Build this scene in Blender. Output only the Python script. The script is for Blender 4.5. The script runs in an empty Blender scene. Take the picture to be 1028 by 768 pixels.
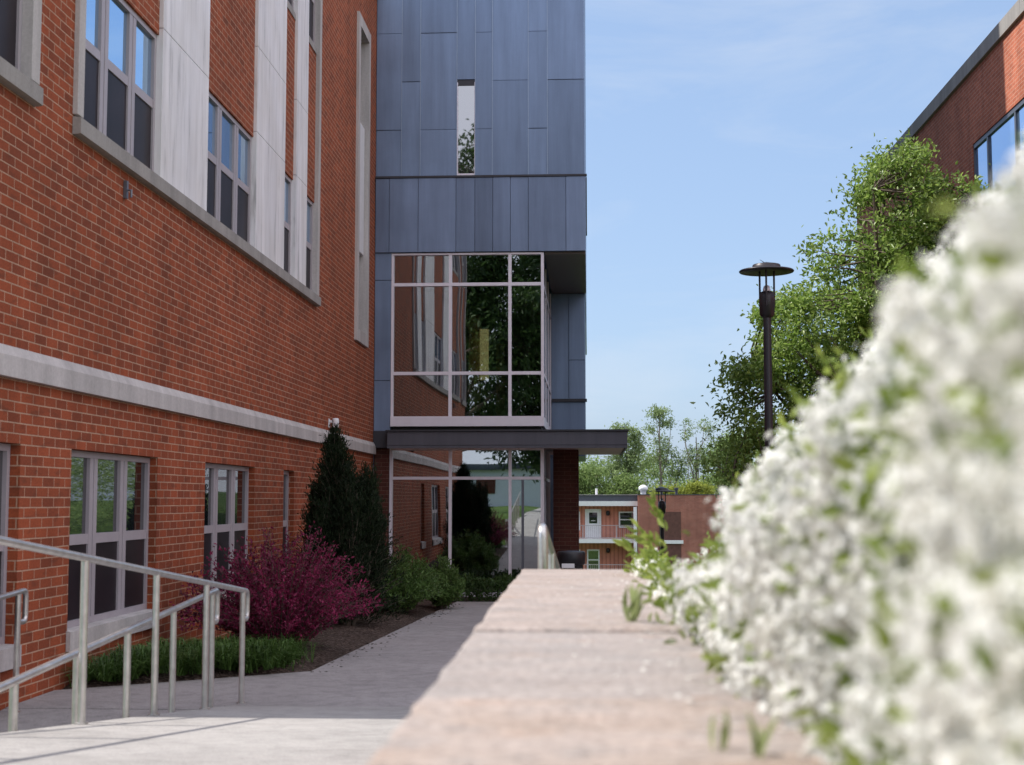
import bpy, bmesh, math, random
import numpy as np
from mathutils import Vector
R = math.radians
random.seed(7)
rng = np.random.default_rng(11)
scene = bpy.context.scene
COL = scene.collection

# ------------------------------------------------------------------ camera, sky, sun, exposure
cam_data = bpy.data.cameras.new('camera')
cam = bpy.data.objects.new('camera', cam_data)
COL.objects.link(cam)
cam.location = (0, 0, 0)                      # eye level is z = 0
cam.rotation_euler = (R(90 + 4.7238), 0, R(3.1159))
cam_data.sensor_width = 36.0
cam_data.lens = 50.008
cam_data.clip_start = 0.05
cam_data.clip_end = 5000
cam_data.dof.use_dof = True
cam_data.dof.focus_distance = 27.0
cam_data.dof.aperture_fstop = 3.8
cam_data.dof.aperture_blades = 7
scene.camera = cam

SUN = Vector((-1.0, 0.05, 1.18)).normalized()      # towards the sun
sun_elev = math.asin(SUN.z)
sun_azim = math.atan2(SUN.x, SUN.y)                  # clockwise from +Y
world = bpy.data.worlds.new('World')
scene.world = world
world.use_nodes = True
wn, wl = world.node_tree.nodes, world.node_tree.links
wn.clear()
w_out = wn.new('ShaderNodeOutputWorld')
w_bg = wn.new('ShaderNodeBackground')
w_sky = wn.new('ShaderNodeTexSky')
w_sky.sky_type = 'NISHITA'
w_sky.sun_disc = False
w_sky.sun_elevation = sun_elev
w_sky.sun_rotation = sun_azim
w_sky.altitude = 100
w_sky.air_density = 1.0
w_sky.dust_density = 1.6
w_sky.ozone_density = 1.6
w_bg.inputs['Strength'].default_value = 0.104
# thin high cloud
w_tc = wn.new('ShaderNodeTexCoord')
w_map = wn.new('ShaderNodeMapping')
w_map.inputs['Scale'].default_value = (2.2, 2.2, 9.0)
w_map.inputs['Rotation'].default_value = (0.0, R(6), 0.0)
w_noise = wn.new('ShaderNodeTexNoise')
w_noise.inputs['Scale'].default_value = 1.7
w_noise.inputs['Detail'].default_value = 7
w_noise.inputs['Roughness'].default_value = 0.6
w_noise.inputs['Distortion'].default_value = 0.5
w_ramp = wn.new('ShaderNodeValToRGB')
w_ramp.color_ramp.elements[0].position = 0.47
w_ramp.color_ramp.elements[0].color = (0, 0, 0, 1)
w_ramp.color_ramp.elements[1].position = 0.80
w_ramp.color_ramp.elements[1].color = (0.38, 0.38, 0.38, 1)
w_mix = wn.new('ShaderNodeMixRGB')
w_mix.inputs['Color2'].default_value = (3.6, 3.85, 4.2, 1)
# a high milky veil over the blue, and an unseen bright sky area added to fill the shade
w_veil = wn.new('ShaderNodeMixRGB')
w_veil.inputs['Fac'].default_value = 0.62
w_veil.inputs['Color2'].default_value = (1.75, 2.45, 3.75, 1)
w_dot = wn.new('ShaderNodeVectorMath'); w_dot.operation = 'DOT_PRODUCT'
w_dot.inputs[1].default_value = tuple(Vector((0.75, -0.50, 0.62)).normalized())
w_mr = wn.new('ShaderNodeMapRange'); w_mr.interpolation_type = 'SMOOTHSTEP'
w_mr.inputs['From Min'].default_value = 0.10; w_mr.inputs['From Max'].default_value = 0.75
w_fill = wn.new('ShaderNodeMixRGB')
w_fill.inputs['Color2'].default_value = (5.9, 5.9, 6.6, 1)
wl.new(w_tc.outputs['Generated'], w_map.inputs['Vector'])
wl.new(w_map.outputs['Vector'], w_noise.inputs['Vector'])
wl.new(w_noise.outputs['Fac'], w_ramp.inputs['Fac'])
wl.new(w_ramp.outputs['Color'], w_mix.inputs['Fac'])
wl.new(w_sky.outputs['Color'], w_veil.inputs['Color1'])
wl.new(w_veil.outputs['Color'], w_mix.inputs['Color1'])
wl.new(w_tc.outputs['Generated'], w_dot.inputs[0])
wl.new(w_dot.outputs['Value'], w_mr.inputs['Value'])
wl.new(w_mr.outputs['Result'], w_fill.inputs['Fac'])
wl.new(w_mix.outputs['Color'], w_fill.inputs['Color1'])
wl.new(w_fill.outputs['Color'], w_bg.inputs['Color'])
wl.new(w_bg.outputs['Background'], w_out.inputs['Surface'])

sun_data = bpy.data.lights.new('sun', 'SUN')
sun_data.energy = 2.5
sun_data.angle = R(0.53)
sun_data.color = (1.0, 0.95, 0.87)
sun = bpy.data.objects.new('sun', sun_data)
sun.rotation_euler = (-SUN).to_track_quat('-Z', 'Y').to_euler()
sun.location = SUN * 60
COL.objects.link(sun)

vs = scene.view_settings
vs.view_transform = 'Standard'
vs.look = 'None'
vs.gamma = 1
vs.use_curve_mapping = False
vs.exposure = 1.1
scene.cycles.max_bounces = 10
scene.cycles.diffuse_bounces = 6
scene.cycles.transparent_max_bounces = 12
scene.cycles.caustics_reflective = False
scene.cycles.caustics_refractive = False
scene.cycles.sample_clamp_indirect = 6
scene.cycles.use_denoising = True

# ------------------------------------------------------------------ helpers
ROOTLOC = {}

def tag(o, label=None, cat=None, group=None, kind=None):
    if label: o['label'] = label
    if cat: o['category'] = cat
    if group: o['group'] = group
    if kind: o['kind'] = kind
    return o

def thing(name, label, cat, loc=(0, 0, 0), group=None):
    o = bpy.data.objects.new(name, None)
    o.empty_display_size = 0.2
    COL.objects.link(o)
    o.location = loc
    ROOTLOC[o.name] = Vector(loc)
    return tag(o, label, cat, group)

def link(name, me, mat, parent):
    o = bpy.data.objects.new(name, me)
    COL.objects.link(o)
    if mat: me.materials.append(mat)
    if parent is not None:
        o.parent = parent
        ROOTLOC[o.name] = ROOTLOC[parent.name]
    else:
        ROOTLOC[o.name] = Vector((0, 0, 0))
    return o

class MB:
    """collects shapes in world coordinates and links them as one mesh object"""
    def __init__(s): s.v = []; s.f = []; s.smooth = []
    def add(s, vs_, fs_, smooth=False):
        b = len(s.v)
        s.v += [tuple(p) for p in vs_]
        s.f += [tuple(i + b for i in f) for f in fs_]
        s.smooth += [smooth] * len(fs_)
        return s
    def box(s, x0, x1, y0, y1, z0, z1):
        if x0 > x1: x0, x1 = x1, x0
        if y0 > y1: y0, y1 = y1, y0
        if z0 > z1: z0, z1 = z1, z0
        v = [(x0,y0,z0),(x1,y0,z0),(x1,y1,z0),(x0,y1,z0),(x0,y0,z1),(x1,y0,z1),(x1,y1,z1),(x0,y1,z1)]
        return s.add(v, [(0,3,2,1),(4,5,6,7),(0,1,5,4),(1,2,6,5),(2,3,7,6),(3,0,4,7)])
    def hexa(s, v):
        return s.add(v, [(0,3,2,1),(4,5,6,7),(0,1,5,4),(1,2,6,5),(2,3,7,6),(3,0,4,7)])
    def quad(s, *p): return s.add(p, [tuple(range(len(p)))])
    def prism(s, poly, z0, z1):
        n = len(poly)
        zz0 = z0 if callable(z0) else (lambda x, y: z0)
        zz1 = z1 if callable(z1) else (lambda x, y: z1)
        v = [(x, y, zz0(x, y)) for x, y in poly] + [(x, y, zz1(x, y)) for x, y in poly]
        f = [tuple(range(n - 1, -1, -1)), tuple(range(n, 2 * n))]
        f += [(i, (i + 1) % n, n + (i + 1) % n, n + i) for i in range(n)]
        return s.add(v, f)
    def extrude_y(s, prof, y0, y1):
        """profile of (x, z) points swept along y"""
        n = len(prof)
        v = [(x, y0, z) for x, z in prof] + [(x, y1, z) for x, z in prof]
        f = [tuple(range(n)), tuple(range(2 * n - 1, n - 1, -1))]
        f += [(i, n + i, n + (i + 1) % n, (i + 1) % n) for i in range(n)]
        return s.add(v, f)
    def tube(s, pts, r, seg=10, cap=True):
        pts = [Vector(p) for p in pts]
        rs = r if isinstance(r, (list, tuple)) else [r] * len(pts)
        rings = []
        prev_n = None
        n = len(pts)
        for i, p in enumerate(pts):
            t = (pts[min(i + 1, n - 1)] - pts[max(i - 1, 0)])
            if t.length < 1e-9: t = Vector((0, 0, 1))
            t.normalize()
            if prev_n is None:
                a = Vector((0, 0, 1)) if abs(t.z) < 0.9 else Vector((1, 0, 0))
                nrm = t.cross(a).normalized()
            else:
                nrm = (prev_n - t * prev_n.dot(t))
                nrm = nrm.normalized() if nrm.length > 1e-6 else prev_n
            prev_n = nrm
            bn = t.cross(nrm)
            rings.append([p + (nrm * math.cos(2 * math.pi * k / seg) + bn * math.sin(2 * math.pi * k / seg)) * rs[i] for k in range(seg)])
        v = [q for ring in rings for q in ring]
        f = []
        for i in range(n - 1):
            for k in range(seg):
                f.append((i * seg + k, i * seg + (k + 1) % seg, (i + 1) * seg + (k + 1) % seg, (i + 1) * seg + k))
        s.add(v, f, True)
        if cap:
            s.add(rings[0], [tuple(range(seg - 1, -1, -1))])
            s.add(rings[-1], [tuple(range(seg))])
        return s
    def lathe(s, prof, c, seg=24):
        """profile of (r, z) points turned about the vertical through c"""
        n = len(prof)
        v = []
        for r, z in prof:
            for k in range(seg):
                a = 2 * math.pi * k / seg
                v.append((c[0] + r * math.cos(a), c[1] + r * math.sin(a), c[2] + z))
        f = []
        for i in range(n - 1):
            for k in range(seg):
                f.append((i * seg + k, i * seg + (k + 1) % seg, (i + 1) * seg + (k + 1) % seg, (i + 1) * seg + k))
        s.add(v, f, True)
        s.add(v[:seg], [tuple(range(seg - 1, -1, -1))])
        s.add(v[-seg:], [tuple(range(seg))])
        return s
    def build(s, name, mat, parent=None, bevel=0, segs=2):
        me = bpy.data.meshes.new(name)
        off = ROOTLOC[parent.name] if parent is not None else Vector((0, 0, 0))
        me.from_pydata([(p[0] - off.x, p[1] - off.y, p[2] - off.z) for p in s.v], [], s.f)
        for p, sm in zip(me.polygons, s.smooth): p.use_smooth = sm
        bm = bmesh.new(); bm.from_mesh(me)
        if bevel:
            bmesh.ops.remove_doubles(bm, verts=bm.verts, dist=1e-5)
            bmesh.ops.bevel(bm, geom=[e for e in bm.edges if len(e.link_faces) == 2 and e.calc_face_angle(0) > 0.5],
                            offset=bevel, segments=segs, profile=0.6, affect='EDGES', clamp_overlap=True)
        bmesh.ops.recalc_face_normals(bm, faces=bm.faces)
        bm.to_mesh(me); bm.free()
        return link(name, me, mat, parent)

def np_mesh(name, verts, quads, mat, parent=None):
    """a mesh of many quads from numpy arrays"""
    off = np.array(ROOTLOC[parent.name]) if parent is not None else np.zeros(3)
    verts = np.asarray(verts, np.float32) - off.astype(np.float32)
    quads = np.asarray(quads, np.int32)
    me = bpy.data.meshes.new(name)
    me.vertices.add(len(verts)); me.vertices.foreach_set('co', verts.ravel())
    me.loops.add(quads.size); me.loops.foreach_set('vertex_index', quads.ravel())
    me.polygons.add(len(quads))
    me.polygons.foreach_set('loop_start', np.arange(0, quads.size, 4, dtype=np.int32))
    me.polygons.foreach_set('loop_total', np.full(len(quads), 4, np.int32))
    me.update(calc_edges=True)
    return link(name, me, mat, parent)

def unit(a): return a / np.maximum(np.linalg.norm(a, axis=-1, keepdims=True), 1e-9)

def leaf_quads(c, d, size, width=0.5, fold=0.18, up=None):
    """one folded diamond leaf (two quads sharing the midrib) per centre c, pointing along d"""
    c = np.asarray(c, float); n = len(c)
    d = unit(np.asarray(d, float))
    ref = rng.normal(size=(n, 3)) if up is None else np.asarray(up, float)
    s = unit(np.cross(d, ref)); nn = np.cross(s, d)
    L = np.asarray(size, float).reshape(-1, 1) * np.ones((n, 1)); Wd = L * width * 0.5
    base = c; tip = c + d * L - nn * L * 0.12
    m1 = c + d * L * 0.38 - nn * L * 0.0
    l1 = m1 + s * Wd + nn * L * fold; r1 = m1 - s * Wd + nn * L * fold
    l2 = c + d * L * 0.72 + s * Wd * 0.62 + nn * L * fold * 0.5
    r2 = c + d * L * 0.72 - s * Wd * 0.62 + nn * L * fold * 0.5
    V = np.stack([base, l1, l2, tip, r1, r2], 1).reshape(-1, 3)
    b = (np.arange(n) * 6)[:, None]
    q1 = b + np.array([[0, 3, 2, 1]]); q2 = b + np.array([[0, 4, 5, 3]])
    return V, np.concatenate([q1, q2])

def blades(base, d, length, width, bend=0.4):
    """grass-like strap leaves of two quads each"""
    n = len(base); d = unit(d)
    up = np.array([[0, 0, 1.0]]); side = unit(np.cross(d, up + rng.normal(size=(n, 3)) * 0.05))
    L = np.asarray(length).reshape(-1, 1); Wd = np.asarray(width).reshape(-1, 1) * np.ones((n, 1)) * 0.5
    mid = base + d * L * 0.55
    out = unit(d * np.array([[1, 1, 0]]) + 1e-6)
    tip = mid + (d * (1 - bend) + out * bend - up * bend * 0.6) * L * 0.5
    V = np.stack([base - side * Wd, base + side * Wd, mid + side * Wd, mid - side * Wd, tip + side * Wd * .15, tip - side * Wd * .15], 1).reshape(-1, 3)
    b = (np.arange(n) * 6)[:, None]
    return V, np.concatenate([b + np.array([[0, 1, 2, 3]]), b + np.array([[3, 2, 4, 5]])])

def join(parts):
    V, Q, o = [], [], 0
    for v, q in parts:
        V.append(v); Q.append(np.asarray(q) + o); o += len(v)
    return np.concatenate(V), np.concatenate(Q)

# ------------------------------------------------------------------ materials
class NT:
    def __init__(s, name):
        s.m = bpy.data.materials.new(name); s.m.use_nodes = True
        s.n = s.m.node_tree.nodes; s.l = s.m.node_tree.links
        s.b = s.n['Principled BSDF']
    def node(s, t, **kw):
        x = s.n.new(t)
        for k, v in kw.items(): setattr(x, k, v)
        return x
    def link(s, a, b): s.l.new(a, b)
    def coord(s, scale=(1, 1, 1), kind='Object', rot=(0, 0, 0), loc=(0, 0, 0)):
        tc = s.node('ShaderNodeTexCoord'); mp = s.node('ShaderNodeMapping')
        mp.inputs['Scale'].default_value = scale; mp.inputs['Rotation'].default_value = rot; mp.inputs['Location'].default_value = loc
        s.link(tc.outputs[kind], mp.inputs['Vector']); return mp.outputs['Vector']
    def noise(s, vec, scale, detail=4, rough=0.55):
        x = s.node('ShaderNodeTexNoise'); x.inputs['Scale'].default_value = scale
        x.inputs['Detail'].default_value = detail; x.inputs['Roughness'].default_value = rough
        s.link(vec, x.inputs['Vector']); return x.outputs['Fac']
    def ramp(s, fac, stops):
        x = s.node('ShaderNodeValToRGB'); e = x.color_ramp.elements
        while len(e) < len(stops): e.new(0.5)
        for k, (p, c) in zip(e, stops):
            k.position = p; k.color = (c[0], c[1], c[2], 1) if not isinstance(c, (int, float)) else (c, c, c, 1)
        s.link(fac, x.inputs['Fac']); return x.outputs['Color']
    def mix(s, fac, a, b, mode='MIX'):
        x = s.node('ShaderNodeMixRGB', blend_type=mode)
        for k, v in (('Fac', fac), ('Color1', a), ('Color2', b)):
            if isinstance(v, (int, float)): x.inputs[k].default_value = v if k == 'Fac' else (v, v, v, 1)
            elif isinstance(v, tuple): x.inputs[k].default_value = (*v[:3], 1)
            else: s.link(v, x.inputs[k])
        return x.outputs['Color']
    def bump(s, h, strength=0.3, dist=0.01):
        x = s.node('ShaderNodeBump'); x.inputs['Strength'].default_value = strength; x.inputs['Distance'].default_value = dist
        s.link(h, x.inputs['Height']); s.link(x.outputs['Normal'], s.b.inputs['Normal'])
    def set(s, color=None, rough=None, metal=None, spec=None, ior=None):
        i = s.b.inputs
        for k, v in (('Base Color', color), ('Roughness', rough), ('Metallic', metal), ('Specular IOR Level', spec), ('IOR', ior)):
            if v is None: continue
            if isinstance(v, tuple): i[k].default_value = (*v[:3], 1)
            elif isinstance(v, (int, float)): i[k].default_value = v
            else: s.link(v, i[k])
        return s

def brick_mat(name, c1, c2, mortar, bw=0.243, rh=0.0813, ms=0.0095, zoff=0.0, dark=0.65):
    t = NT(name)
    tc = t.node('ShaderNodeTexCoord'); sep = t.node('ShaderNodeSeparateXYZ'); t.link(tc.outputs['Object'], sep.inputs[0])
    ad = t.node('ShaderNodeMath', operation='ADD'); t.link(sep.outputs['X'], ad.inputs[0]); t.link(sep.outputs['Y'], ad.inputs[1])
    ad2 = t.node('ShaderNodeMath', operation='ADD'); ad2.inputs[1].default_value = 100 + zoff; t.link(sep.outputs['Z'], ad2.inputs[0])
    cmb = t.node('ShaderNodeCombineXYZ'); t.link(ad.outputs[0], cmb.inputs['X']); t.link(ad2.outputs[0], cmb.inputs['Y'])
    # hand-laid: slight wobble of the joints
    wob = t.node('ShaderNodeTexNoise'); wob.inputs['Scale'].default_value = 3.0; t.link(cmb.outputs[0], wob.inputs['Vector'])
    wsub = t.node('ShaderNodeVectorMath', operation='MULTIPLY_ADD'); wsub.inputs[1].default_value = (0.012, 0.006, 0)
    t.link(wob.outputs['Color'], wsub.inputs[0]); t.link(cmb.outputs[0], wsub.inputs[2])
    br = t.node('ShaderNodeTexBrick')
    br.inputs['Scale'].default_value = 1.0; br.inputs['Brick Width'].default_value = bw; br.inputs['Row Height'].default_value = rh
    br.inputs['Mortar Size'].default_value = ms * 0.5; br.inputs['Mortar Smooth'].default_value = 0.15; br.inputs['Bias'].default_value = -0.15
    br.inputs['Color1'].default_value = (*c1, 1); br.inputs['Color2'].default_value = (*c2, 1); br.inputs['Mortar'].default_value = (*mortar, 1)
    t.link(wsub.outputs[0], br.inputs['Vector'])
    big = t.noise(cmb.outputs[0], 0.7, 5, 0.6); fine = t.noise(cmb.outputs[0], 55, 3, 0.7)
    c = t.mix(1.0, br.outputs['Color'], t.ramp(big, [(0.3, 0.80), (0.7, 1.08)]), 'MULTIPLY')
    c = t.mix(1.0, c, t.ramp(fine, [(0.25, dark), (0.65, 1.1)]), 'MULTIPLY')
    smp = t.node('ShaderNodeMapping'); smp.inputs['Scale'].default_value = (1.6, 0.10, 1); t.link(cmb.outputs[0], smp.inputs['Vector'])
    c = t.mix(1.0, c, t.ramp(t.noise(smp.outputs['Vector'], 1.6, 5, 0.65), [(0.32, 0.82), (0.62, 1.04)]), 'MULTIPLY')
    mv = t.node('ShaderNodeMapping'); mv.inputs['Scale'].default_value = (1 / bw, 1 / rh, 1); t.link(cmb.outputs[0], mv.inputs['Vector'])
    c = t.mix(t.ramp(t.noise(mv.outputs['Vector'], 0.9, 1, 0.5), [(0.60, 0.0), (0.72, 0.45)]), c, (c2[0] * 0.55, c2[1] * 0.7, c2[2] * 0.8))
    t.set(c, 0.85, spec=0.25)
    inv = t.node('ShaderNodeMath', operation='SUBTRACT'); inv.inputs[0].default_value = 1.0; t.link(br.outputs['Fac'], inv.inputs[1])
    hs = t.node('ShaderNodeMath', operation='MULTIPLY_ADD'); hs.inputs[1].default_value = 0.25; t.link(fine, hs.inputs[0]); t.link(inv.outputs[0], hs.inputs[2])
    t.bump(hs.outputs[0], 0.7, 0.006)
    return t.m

def plain(name, color, rough=0.6, metal=0.0, var=0.12, scale=6, bump=0.0, spec=None, stretch=(1, 1, 1)):
    t = NT(name); v = t.coord(stretch)
    n = t.noise(v, scale, 5, 0.6)
    c = t.mix(1.0, color, t.ramp(n, [(0.3, 1 - var), (0.7, 1 + var)]), 'MULTIPLY')
    t.set(c, rough, metal, spec)
    if bump:
        t.bump(t.noise(v, scale * 12, 3), bump, 0.01)
    return t.m

def leaf_mat(name, a, b, rough=0.5, trans=0.35, spec=0.35, tcol=None):
    t = NT(name)
    g = t.node('ShaderNodeNewGeometry')
    n = t.noise(t.coord(), 1.3, 2)
    c = t.mix(g.outputs['Random Per Island'], a, b)
    c = t.mix(1.0, c, t.ramp(n, [(0.3, 0.75), (0.7, 1.15)]), 'MULTIPLY')
    t.set(c, rough, spec=spec)
    tr = t.node('ShaderNodeBsdfTranslucent')
    if tcol: tr.inputs['Color'].default_value = (*tcol, 1)
    else: t.link(c, tr.inputs['Color'])
    mx = t.node('ShaderNodeMixShader'); mx.inputs['Fac'].default_value = trans
    t.link(t.b.outputs[0], mx.inputs[1]); t.link(tr.outputs[0], mx.inputs[2])
    t.link(mx.outputs[0], t.n['Material Output'].inputs['Surface'])
    return t.m

def stone_mat(name, base, streak=(1, 1, 0.15), sc=3.0, lo=0.72, hi=1.1, rough=0.8):
    t = NT(name)
    a = t.noise(t.coord(streak), sc, 6, 0.65); b = t.noise(t.coord(), 40, 3, 0.7)
    c = t.mix(1.0, base, t.ramp(a, [(0.3, lo), (0.68, hi)]), 'MULTIPLY')
    c = t.mix(1.0, c, t.ramp(b, [(0.3, 0.88), (0.7, 1.06)]), 'MULTIPLY')
    t.set(c, rough, spec=0.3); t.bump(b, 0.25, 0.004)
    return t.m

def glass_mat(name, tint=(0.012, 0.016, 0.018), ior=2.2, wave=0.0, wscale=0.8, rough=0.015, metal=0.0):
    t = NT(name)
    t.set(tint, rough, metal, ior=ior)
    if wave:
        t.bump(t.noise(t.coord((1, 1, 0.35)), wscale, 1, 0.4), wave, 0.05)
    return t.m

def clear_glass_mat(name, wave=0.0, wscale=0.8, tint=(0.55, 0.62, 0.61), f0=0.34):
    """a coated pane: mirrors the place in front and shows the room behind, tinted"""
    t = NT(name)
    gl = t.node('ShaderNodeBsdfGlossy'); gl.inputs['Roughness'].default_value = 0.01; gl.inputs['Color'].default_value = (0.9, 0.93, 0.95, 1)
    tr = t.node('ShaderNodeBsdfTransparent'); tr.inputs['Color'].default_value = (*tint, 1)
    lw = t.node('ShaderNodeLayerWeight'); lw.inputs['Blend'].default_value = 0.25
    mr = t.node('ShaderNodeMapRange'); mr.inputs['To Min'].default_value = f0; mr.inputs['To Max'].default_value = 1.0
    t.link(lw.outputs['Fresnel'], mr.inputs['Value'])
    mx = t.node('ShaderNodeMixShader')
    t.link(mr.outputs[0], mx.inputs['Fac']); t.link(tr.outputs[0], mx.inputs[1]); t.link(gl.outputs[0], mx.inputs[2])
    if wave:
        bp = t.node('ShaderNodeBump'); bp.inputs['Strength'].default_value = wave; bp.inputs['Distance'].default_value = 0.05
        t.link(t.noise(t.coord((1, 1, 0.45)), wscale, 1, 0.4), bp.inputs['Height']); t.link(bp.outputs['Normal'], gl.inputs['Normal'])
    t.link(mx.outputs[0], t.n['Material Output'].inputs['Surface'])
    return t.m

def zinc_mat(name, base, rough=0.42, metal=0.55):
    t = NT(name)
    g = t.node('ShaderNodeNewGeometry')
    st = t.noise(t.coord((1, 1, 0.06)), 5.0, 5, 0.65); cl = t.noise(t.coord(), 1.1, 5, 0.6)
    c = t.mix(1.0, base, t.ramp(g.outputs['Random Per Island'], [(0.0, 0.86), (1.0, 1.14)]), 'MULTIPLY')
    c = t.mix(1.0, c, t.ramp(st, [(0.3, 0.86), (0.7, 1.14)]), 'MULTIPLY')
    c = t.mix(1.0, c, t.ramp(cl, [(0.3, 0.9), (0.7, 1.1)]), 'MULTIPLY')
    t.set(c, t.ramp(cl, [(0.3, rough - 0.06), (0.7, rough + 0.1)]), metal)
    t.bump(t.noise(t.coord((1, 1, 0.4)), 1.4, 2), 0.12, 0.03)
    return t.m

M = {}
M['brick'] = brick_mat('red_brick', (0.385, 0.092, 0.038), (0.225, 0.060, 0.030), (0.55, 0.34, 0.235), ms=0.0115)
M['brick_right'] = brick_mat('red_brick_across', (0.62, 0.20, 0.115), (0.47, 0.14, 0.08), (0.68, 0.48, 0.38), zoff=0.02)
M['brick_pier'] = brick_mat('brown_brick', (0.12, 0.040, 0.030), (0.08, 0.028, 0.022), (0.20, 0.12, 0.09))
M['brick_pink'] = brick_mat('pink_brick', (0.42, 0.16, 0.12), (0.33, 0.12, 0.09), (0.48, 0.33, 0.27), ms=0.012)
M['limestone'] = stone_mat('limestone', (0.55, 0.52, 0.51))
def marble_mat():
    t = NT('veined_marble_panel')
    a = t.noise(t.coord((1, 1, 0.06)), 4.5, 6, 0.65); b = t.noise(t.coord((1, 1, 0.10), loc=(3, 5, 1)), 7.5, 6, 0.7); g = t.noise(t.coord(), 1.2, 3)
    c = t.mix(1.0, (0.90, 0.89, 0.92), t.ramp(a, [(0.3, 0.80), (0.66, 1.04)]), 'MULTIPLY')
    c = t.mix(1.0, c, t.ramp(b, [(0.30, 0.60), (0.44, 0.95), (0.6, 1.02)]), 'MULTIPLY')
    c = t.mix(1.0, c, t.ramp(g, [(0.3, (0.93, 0.91, 0.88)), (0.7, (1.03, 1.03, 1.04))]), 'MULTIPLY')
    t.set(c, 0.5, spec=0.35); return t.m
M['marble'] = marble_mat()
M['sill_stone'] = stone_mat('grey_sill_stone', (0.36, 0.34, 0.325))
M['frame'] = plain('window_frame_paint', (0.43, 0.39, 0.42), 0.45, 0.1, 0.05)
M['frame_light'] = plain('curtain_wall_frame', (0.80, 0.76, 0.84), 0.4, 0.1, 0.04)
M['frame_grey'] = plain('blue_grey_frame', (0.14, 0.15, 0.18), 0.4, 0.3, 0.05)
M['pane'] = glass_mat('sash_glass', (0.01, 0.013, 0.016), 3.0, 0.02, 1.5)
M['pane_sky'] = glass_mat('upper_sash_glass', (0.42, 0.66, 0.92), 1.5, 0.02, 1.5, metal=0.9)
M['screen'] = plain('insect_screen', (0.022, 0.016, 0.020), 0.42, 0.0, 0.35, 2, spec=0.22)
M['clear'] = clear_glass_mat('coated_glass', 0.32, 0.55)
M['clear_low'] = clear_glass_mat('coated_glass_low', 0.14, 0.7, f0=0.42)
M['slit_pane'] = glass_mat('slit_glass', (0.01, 0.012, 0.014), 4.5, 0.0)
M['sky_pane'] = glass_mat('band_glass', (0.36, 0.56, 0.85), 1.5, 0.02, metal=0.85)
M['zinc'] = zinc_mat('weathered_zinc', (0.175, 0.235, 0.350))
M['zinc_band'] = zinc_mat('band_zinc', (0.165, 0.215, 0.32))
M['seam'] = plain('folded_seam', (0.30, 0.37, 0.48), 0.4, 0.5, 0.08)
M['zinc_dark'] = zinc_mat('dark_flashing', (0.045, 0.045, 0.055), 0.5, 0.3)
M['canopy'] = zinc_mat('canopy_metal', (0.085, 0.085, 0.105), 0.5, 0.3)
M['soffit'] = plain('soffit_board', (0.17, 0.15, 0.15), 0.5, 0.0, 0.05)
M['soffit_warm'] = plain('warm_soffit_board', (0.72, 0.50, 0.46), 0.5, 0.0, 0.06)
M['room'] = plain('room_wall', (0.20, 0.24, 0.235), 0.8, 0.0, 0.1)
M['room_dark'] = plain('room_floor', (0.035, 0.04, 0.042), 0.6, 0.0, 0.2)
M['ochre'] = plain('ochre_paint', (0.55, 0.42, 0.20), 0.6, 0.0, 0.08)
M['steel'] = plain('brushed_steel', (0.62, 0.60, 0.58), 0.33, 0.78, 0.16, 14)
M['black'] = plain('black_paint', (0.018, 0.018, 0.022), 0.42, 0.2, 0.1)
M['bronze'] = plain('dark_bronze_paint', (0.035, 0.030, 0.036), 0.4, 0.3, 0.1)
M['white'] = plain('white_paint', (0.74, 0.74, 0.76), 0.5, 0.0, 0.05)
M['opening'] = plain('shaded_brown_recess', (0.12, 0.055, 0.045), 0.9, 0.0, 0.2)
M['roof'] = plain('roof_membrane', (0.06, 0.065, 0.085), 0.7, 0.0, 0.1)
M['bark'] = plain('bark', (0.11, 0.085, 0.065), 0.9, 0.0, 0.35, 12, 0.6, stretch=(1, 1, 0.3))
M['pale_bark'] = plain('pale_bark', (0.22, 0.19, 0.16), 0.9, 0.0, 0.3, 8, 0.4)
M['stem'] = plain('green_stem', (0.13, 0.16, 0.05), 0.7, 0.0, 0.2)

def concrete_mat(name, base):
    t = NT(name)
    a = t.noise(t.coord(), 0.9, 6, 0.62); b = t.noise(t.coord(), 120, 2, 0.8); d = t.noise(t.coord((1, 1, 1)), 7, 5, 0.7)
    c = t.mix(1.0, base, t.ramp(a, [(0.3, 0.84), (0.7, 1.08)]), 'MULTIPLY')
    c = t.mix(1.0, c, t.ramp(b, [(0.36, 0.68), (0.6, 1.10)]), 'MULTIPLY')
    c = t.mix(1.0, c, t.ramp(d, [(0.32, 0.80), (0.55, 1.04)]), 'MULTIPLY')
    t.set(c, 0.9, spec=0.2); t.bump(b, 0.35, 0.004); return t.m
M['concrete'] = concrete_mat('concrete', (0.405, 0.385, 0.37))
M['concrete_old'] = concrete_mat('older_concrete', (0.36, 0.335, 0.33))

def flag_mat(name, a, b):
    t = NT(name)
    n1 = t.noise(t.coord((1, 2.2, 1)), 3.2, 6, 0.65); n2 = t.noise(t.coord(), 60, 4, 0.75); n3 = t.noise(t.coord((1, 1.6, 1), loc=(4, 2, 0)), 6.5, 6, 0.7)
    c = t.ramp(n1, [(0.30, a), (0.66, b)])
    c = t.mix(t.ramp(n3, [(0.50, 0.0), (0.64, 0.55)]), c, (0.30, 0.285, 0.28))
    c = t.mix(t.ramp(n3, [(0.30, 0.5), (0.42, 0.0)]), c, (0.42, 0.27, 0.19))
    c = t.mix(1.0, c, t.ramp(n2, [(0.30, 0.62), (0.60, 1.1)]), 'MULTIPLY')
    t.set(c, 0.9, spec=0.2); t.bump(n2, 0.8, 0.01); return t.m
M['flag_pink'] = flag_mat('pink_flagstone', (0.36, 0.295, 0.26), (0.46, 0.39, 0.36))
M['flag_grey'] = flag_mat('grey_flagstone', (0.345, 0.30, 0.28), (0.445, 0.39, 0.365))
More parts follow.
